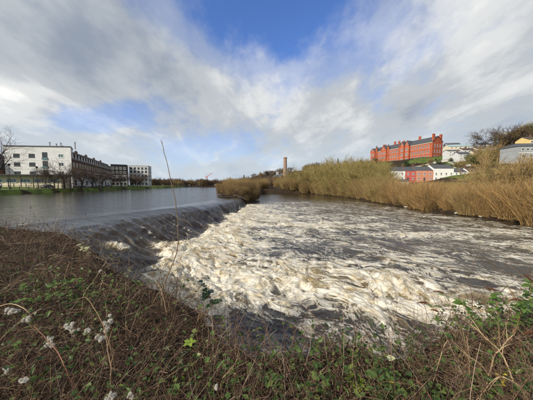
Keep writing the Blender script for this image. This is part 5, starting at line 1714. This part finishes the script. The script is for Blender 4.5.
def rust_heads(root, items):
    for (p, d, L) in items:
        p = Vector(p); d = Vector(d).normalized(); m = MB()
        rg = random.Random(int(abs(p.x * 1000)))
        q = [p + d * L * t + Vector((0, 0, -.25 * L * t * t)) for t in (0, .25, .5, .75, 1)]
        m.tube(q, [.006, .013, .012, .008, .002], 6)
        for i in range(60):
            t = rg.random(); b = q[min(3, int(t * 4))].lerp(q[min(4, int(t * 4) + 1)], (t * 4) % 1)
            v = Vector((rg.gauss(0, 1), rg.gauss(0, 1), rg.gauss(0, 1))).normalized()
            m.tube([b, b + v * .020 * (1.1 - t * .7)], [.004, .0015], 3)
        m.build('dried_head', M['rust_head'], root)


rust_heads(bush, [((-.14, -.3, 1.05), (-1, -.2, .3), .22), ((-.2, -.06, 1.05), (-1, .1, .5), .16), ((-.05, -.4, .72), (-.9, -.1, .1), .2), ((.2, -.12, 1.2), (-.6, .1, .8), .15)])
spr = leafy_plant('butterfly_bush', 'slender butterfly bush sprays with rusty heads over the white water', 'bush', (2.85, 2.95, 1.55),
                  [[(0, 0, 0), (-.06, .1, .4), (-.14, .2, .72), (-.2, .24, .84)], [(0, 0, 0), (-.2, .08, .38), (-.4, .12, .66), (-.52, .14, .74)], [(0, 0, 0), (-.1, 0, .4), (-.22, .05, .62)]],
                  30, .10, 'lance', 'mid_green_leaf', 'cane_tan', .005, 31, frm=.4)
rust_heads(spr, [((-.2, .24, .84), (-.9, 0, .35), .17), ((-.52, .14, .74), (-1, 0, .25), .15), ((-.36, .12, .62), (-.8, .1, .4), .12)])
# leafy weeds along the bottom
leafy_plant('green_weed', 'upright yellow green leafy weed at bottom right of centre', 'plant', (.93, 2.30, 1.5), [[(0, 0, 0), (.0, 0, .3), (-.02, -.02, .55)], [(0, 0, 0), (.06, -.03, .25), (.10, -.05, .42)]], 26, .062, 'broad', 'yellow_green_leaf', r=.004, seed=41, frm=.3)
leafy_plant('green_weed', 'low weed with mid green leaves left of the upright yellow green one', 'plant', (.28, 2.42, 1.45), [[(0, 0, 0), (.05, 0, .2), (.10, 0, .33)], [(0, 0, 0), (-.08, -.02, .18), (-.16, -.04, .3)], [(0, 0, 0), (.0, -.08, .2), (0, -.14, .3)]], 30, .066, 'broad', 'mid_green_leaf', r=.003, seed=42, frm=.2)
leafy_plant('green_weed', 'dense dark green weed at bottom edge right of the upright one', 'plant', (1.25, 2.30, 1.5), [[(0, 0, 0), (.05, 0, .25), (.12, 0, .42)], [(0, 0, 0), (-.08, -.02, .2), (-.16, -.04, .36)], [(0, 0, 0), (.04, -.1, .22), (.06, -.2, .35)], [(0, 0, 0), (.12, .08, .2), (.26, .14, .34)]], 52, .055, 'broad', 'mid_green_leaf', r=.003, seed=43, frm=.2,
            extra=[((.05, -.1, .42), (.3, -.6, .5), .055, 'broad', 'yellow_leaf'), ((-.3, -.2, .42), (-.3, -.6, .5), .05, 'oval', 'yellow_leaf'), ((.17, .17, .45), (.6, -.3, .4), .10, 'broad', 'pale_leaf')])
leafy_plant('green_weed', 'small weed with one pale round leaf at bottom centre right', 'plant', (.60, 2.22, 1.5), [[(0, 0, 0), (.0, 0, .2), (-.02, 0, .36)]], 8, .05, 'broad', 'mid_green_leaf', r=.003, seed=44, extra=[((-.02, -.02, .38), (.1, -.7, .6), .085, 'broad', 'pale_leaf')])
leafy_plant('yellow_weed', 'small bright yellow leafed weed among straw at lower right', 'plant', (2.27, 2.01, 1.7), [[(0, 0, 0), (.0, 0, .25), (.02, 0, .48)]], 9, .05, 'oval', 'yellow_leaf', r=.003, seed=45, frm=.7)
leafy_plant('bramble_plant', 'leafy green bramble patch in the middle of the left brambles', 'bramble', (-4.35, 4.2, 1.6), [[(0, 0, 0), (.1, 0, .4), (.35, -.1, .5)], [(0, 0, 0), (-.15, -.05, .38), (-.4, -.1, .46)], [(0, 0, 0), (.3, -.2, .36), (.75, -.4, .45)], [(0, 0, 0), (.0, -.3, .35), (.05, -.6, .4)], [(0, 0, 0), (.2, .2, .4), (.5, .3, .45)]], 80, .085, 'broad', 'mid_green_leaf', 'cane_red', .005, 46, frm=.25)
leafy_plant('feathery_weed', 'feathery dark green weed right of the leafy bramble patch', 'plant', (-3.55, 4.1, 1.6), [[(0, 0, 0), (.1, 0, .4), (.15, -.1, .55)], [(0, 0, 0), (-.15, -.05, .38), (-.22, -.1, .5)], [(0, 0, 0), (.3, -.1, .36), (.42, -.2, .45)], [(0, 0, 0), (.0, -.2, .35), (.05, -.35, .45)]], 80, .070, 'lance', 'mid_green_leaf', r=.004, seed=47, frm=.2)
leafy_plant('bramble_plant', 'small green bramble shoot at the far left below the pale cane', 'bramble', (-3.3, 2.67, 1.6), [[(0, 0, 0), (.1, 0, .35), (.25, -.05, .45)], [(0, 0, 0), (-.1, -.05, .35), (-.2, -.1, .42)]], 22, .06, 'broad', 'mid_green_leaf', 'cane_red', .004, 48, frm=.3)
leafy_plant('pale_weed', 'pale flowered weed on the edge of the far brambles by the weir', 'plant', (-5.85, 6.9, 1.55), [[(0, 0, 0), (.0, 0, .35), (-.05, 0, .62)], [(0, 0, 0), (.1, 0, .3), (.2, 0, .5)]], 18, .12, 'broad', 'pale_leaf', r=.006, seed=49, frm=.5)
leafy_plant('leafy_sprig', 'green sprig in front of the foam at centre right', 'plant', (.85, 2.95, 1.5), [[(0, 0, 0), (.03, 0, .25), (.02, 0, .42)], [(0, 0, 0), (-.1, 0, .2), (-.2, .02, .34)]], 18, .05, 'oval', 'mid_green_leaf', r=.003, seed=51, frm=.3)
leafy_plant('leafy_sprig', 'dark twiggy sprig standing before the foam above the dense weeds', 'plant', (1.75, 2.85, 1.5), [[(0, 0, 0), (.03, 0, .35), (.1, .05, .6)], [(0, 0, 0), (-.14, 0, .3), (-.26, .02, .48)], [(0, 0, 0), (.14, 0, .3), (.3, .02, .45)]], 26, .045, 'oval', 'dark_ivy_leaf', r=.003, seed=52, frm=.4)

# ================================================================== LEFT BANK FURNITURE
def railing():
    root = empty('river_railing', (0, 0, 0), 0, 'dark metal railing along the grass of the left bank', 'railing')
    ys = np.arange(50, 131, 3.0)
    P = [(float(left_edge(np.array(y))) - 1.9, float(y)) for y in ys]
    P = [(x, y, gz(x, y)) for x, y in P]
    pm = MB().tube([(0, 0, -.3), (0, 0, 1.2)], [.06, .05], 6).tube([(0, 0, 1.2), (0, 0, 1.3)], [.075, .02], 6).mesh('post', M['dark_metal'])
    for p in P: link('post', pm, root, p)
    for h in (.45, .8, 1.12):
        MB().tube([(x, y, z + h) for x, y, z in P], .035, 5).build('rail', M['dark_metal'], root)


railing()


def lamp(x, y, label):
    z = gz(x, y)
    r = empty('street_lamp', (x, y, z), 0, label, 'lamp', 'riverside lamp posts')
    MB().tube([(0, 0, -.2), (0, 0, .9)], [.13, .11], 8).tube([(0, 0, .9), (0, 0, 6.6)], [.075, .05], 8).build('post', M['dark_metal'], r)
    MB().tube([(0, 0, 6.6), (0, 0, 6.75), (0, 0, 7.15), (0, 0, 7.3)], [.1, .24, .30, .06], 8).build('lantern', M['dark_metal'], r)


lamp(-73.6, 71, 'black lamp post before the middle of the cream pavilion')
lamp(-77.8, 99, 'black lamp post among the round riverside trees')
lamp(-72.0, 62, 'black lamp post near the walking person')


def car(x, y, rz, paint, label):
    z = gz(x, y) + .02
    root = empty('parked_car', (x, y, z), rz, label, 'car', 'cars parked behind the railing')
    prof = [(-2.05, .35), (-2.1, .75), (-1.9, .92), (-1.45, .98), (-.95, 1.42), (.55, 1.45), (1.15, 1.0), (1.95, .86), (2.1, .6), (2.05, .35)]
    b = MB()
    for s in (-.85, .85): b.poly([(px, s * (.86 if pz > 1.2 else 1), pz) for px, pz in prof][::(1 if s > 0 else -1)])
    n = len(prof)
    for i in range(n):
        (a, c), (d, e) = prof[i], prof[(i + 1) % n]
        s1 = .85 * (.86 if c > 1.2 else 1); s2 = .85 * (.86 if e > 1.2 else 1)
        b.poly([(a, -s1, c), (d, -s2, e), (d, s2, e), (a, s1, c)])
    b.build('body', M[paint], root)
    for s in (-1, 1):
        g = MB()
        g.poly([(-1.25, s * .853, 1.0), (-.9, s * .75, 1.36), (.5, s * .75, 1.38), (.98, s * .853, 1.02)][::s])
        g.build('side_window', M['glass'], root)
    for px in (-1.3, 1.3):
        for s in (-.78, .78):
            w_ = MB().tube([(px, s - .1, .32), (px, s + .1, .32)], .32, 14).build('wheel', M['tyre'], root)
            MB().tube([(px, s - .108, .32), (px, s + .108, .32)], .19, 10).build('rim', M['steel'], w_)
    for s in (-.6, .6):
        MB().box(1.98, 2.09, s - .16, s + .16, .62, .76).build('headlight', M['frame_white'], root)
        MB().box(-2.12, -2.02, s - .16, s + .16, .66, .8).build('tail_light', M['crane_red'], root)


car(-80.5, 88.5, 1.75, 'car_white', 'white car parked between the two round bare trees')
car(-83.0, 104, 1.9, 'car_white', 'white car parked in front of the brick wing')
car(-85.5, 112, 1.9, 'car_grey', 'grey car parked beyond the white one by the brick wing')
car(-79.5, 80, 1.6, 'car_grey', 'grey car parked nearest the pavilion')
car(-88.0, 122, 1.95, 'car_blue', 'dark blue car parked furthest along the brick wing')


def person(x, y, rz):
    z = gz(x, y)
    root = empty('person', (x, y, z), rz, 'person in a white jacket and dark trousers walking along the left bank', 'person')

    def skin(name, pts, edges, rad, m, parent):
        me = bpy.data.meshes.new(name)
        me.from_pydata(pts, edges, [])
        o = link(name, me, parent)
        sk = o.modifiers.new('skin', 'SKIN')
        for v, r_ in zip(me.skin_vertices[0].data, rad): v.radius = (r_, r_ * .85)
        me.skin_vertices[0].data[0].use_root = True
        sb = o.modifiers.new('smooth', 'SUBSURF'); sb.levels = 1; sb.render_levels = 1
        dg = bpy.context.evaluated_depsgraph_get()
        nm = bpy.data.meshes.new_from_object(o.evaluated_get(dg))
        nm.name = name; nm.materials.clear(); nm.materials.append(M[m])
        nm.polygons.foreach_set('use_smooth', [True] * len(nm.polygons))
        o.modifiers.clear(); o.data = nm
        return o
    pelvis, chest, neck, head, top = (0, 0, .95), (0, .02, 1.30), (0, .03, 1.52), (0, .06, 1.63), (0, .06, 1.74)
    pts = [pelvis, chest, neck, head, top,
           (-.20, .01, 1.42), (-.25, -.10, 1.14), (-.24, .02, .90), (.20, .01, 1.42), (.25, .12, 1.15), (.23, .24, .95),
           (-.10, 0, .90), (-.11, .18, .50), (-.11, .12, .09), (-.11, .25, .04), (.10, 0, .90), (.11, -.06, .50), (.11, -.30, .12), (.11, -.20, .04), (-.24, .05, .82), (.23, .29, .88)]
    ed = [(0, 1), (1, 2), (2, 3), (3, 4), (1, 5), (5, 6), (6, 7), (7, 19), (1, 8), (8, 9), (9, 10), (10, 20), (0, 11), (11, 12), (12, 13), (13, 14), (0, 15), (15, 16), (16, 17), (17, 18)]
    rad = [.13, .14, .055, .10, .07, .065, .045, .032, .065, .045, .032, .08, .055, .04, .035, .08, .055, .04, .035, .03, .03]
    skin('body', pts, ed, rad, 'skin', root)
    ti = [0, 1, 5, 6, 7, 8, 9, 10]
    mp = {k: i for i, k in enumerate(ti)}
    skin('jacket', [pts[k] if k != 2 else (0, .03, 1.46) for k in ti], [(mp[a], mp[b_]) for a, b_ in ed if a in mp and b_ in mp], [.165, .175, .085, .065, .05, .085, .065, .05], 'white_cloth', root)
    ti = [0, 11, 12, 13, 15, 16, 17]
    mp = {k: i for i, k in enumerate(ti)}
    skin('trousers', [pts[k] for k in ti], [(mp[a], mp[b_]) for a, b_ in ed if a in mp and b_ in mp], [.15, .10, .075, .06, .10, .075, .06], 'navy_cloth', root)
    skin('hair', [(0, .03, 1.66), (0, .04, 1.75)], [(0, 1)], [.105, .09], 'hair_brown', root)
    for s in (-.035, .035):
        MB().box(s - .012, s + .012, .148, .160, 1.645, 1.660).build('eye', M['dark_metal'], root)


person(-70.6, 58.5, .25)
# riverside path
def path():
    ys = np.arange(46, 300, 4.0)
    V, q = [], []
    for i, y in enumerate(ys):
        xe = float(left_edge(np.array(y)))
        for dx in (-3.2, -5.4):
            V.append((xe + dx, y, gz(xe + dx, y) + .03))
    q = [(2 * i, 2 * i + 2, 2 * i + 3, 2 * i + 1) for i in range(len(ys) - 1)]
    tag(link('footpath', mesh_np('footpath', V, q, None, [M['path_stone']])), 'stone footpath along the left bank', kind='structure')


path()

# driftwood caught at the end of the weir, and pale debris below the reeds
def log(x, y, z, L, r, az, el, label, seed):
    rg = random.Random(seed)
    d = Vector((math.cos(az) * math.cos(el), math.sin(az) * math.cos(el), math.sin(el)))
    n = 8
    pts = [d * L * (i / (n - 1) - .5) + Vector((rg.uniform(-1, 1), rg.uniform(-1, 1), rg.uniform(-1, 1))) * r * .5 for i in range(n)]
    root = empty('driftwood_log', (x, y, z), 0, label, 'log', 'driftwood at the end of the weir')
    MB().tube(pts, [r * (1.1 - .6 * i / (n - 1)) * rg.uniform(.9, 1.1) for i in range(n)], 9).build('trunk', M['driftwood'], root, True)
    for k in range(4):
        i = rg.randint(2, n - 2)
        v = Vector((rg.uniform(-1, 1), rg.uniform(-1, 1), rg.uniform(0.1, 1))).normalized()
        MB().tube([pts[i], pts[i] + v * L * .14, pts[i] + v * L * .26 + Vector((0, 0, -.05))], [r * .4, r * .28, r * .08], 6).build('branch', M['driftwood'], root, True)


log(-7.0, 43.6, 1.7, 4.4, .17, .15, .04, 'long dark driftwood log lying across the end of the weir', 1)
log(-5.2, 43.4, 1.6, 3.6, .18, -.5, -.25, 'driftwood log tipping over the weir end toward the white water', 2)
log(-6.2, 45.2, 2.5, 4.2, .15, .9, .42, 'driftwood trunk slanting up out of the scrub at the weir end', 3)
log(-8.6, 46.5, 1.8, 3.4, .16, .5, .05, 'driftwood log on the calm upstream side of the point', 4)


def rock(x, y, z, s, label, seed, m='pale_stone', group=None):
    rg = np.random.default_rng(seed)
    import bmesh
    bm = bmesh.new()
    bmesh.ops.create_icosphere(bm, subdivisions=2, radius=1)
    for v in bm.verts:
        v.co = v.co * (1 + .35 * float(pn(np.array([v.co.x * 1.4 + seed]), np.array([v.co.y * 1.4 + v.co.z]), seed)[0]))
        v.co.x *= s[0]; v.co.y *= s[1]; v.co.z *= s[2]
    me = bpy.data.meshes.new('rock'); bm.to_mesh(me); bm.free()
    me.materials.append(M[m])
    tag(link('rock', me, None, (x, y, z)), label, 'rock', group)


rock(25.2, 36.5, .18, (.35, .2, .12), 'pale stone at the water below the left end of golden brush', 4)
rock(24.6, 38.5, .15, (.45, .2, .12), 'long pale stone at the water left of the other pale ones', 5)
rock(25.9, 29.8, .18, (.28, .2, .13), 'pale stone at the foot of the middle golden brush', 6)
rock(26.3, 26.8, .16, (.24, .16, .11), 'small pale stone at the foot of golden brush nearest the right', 7)
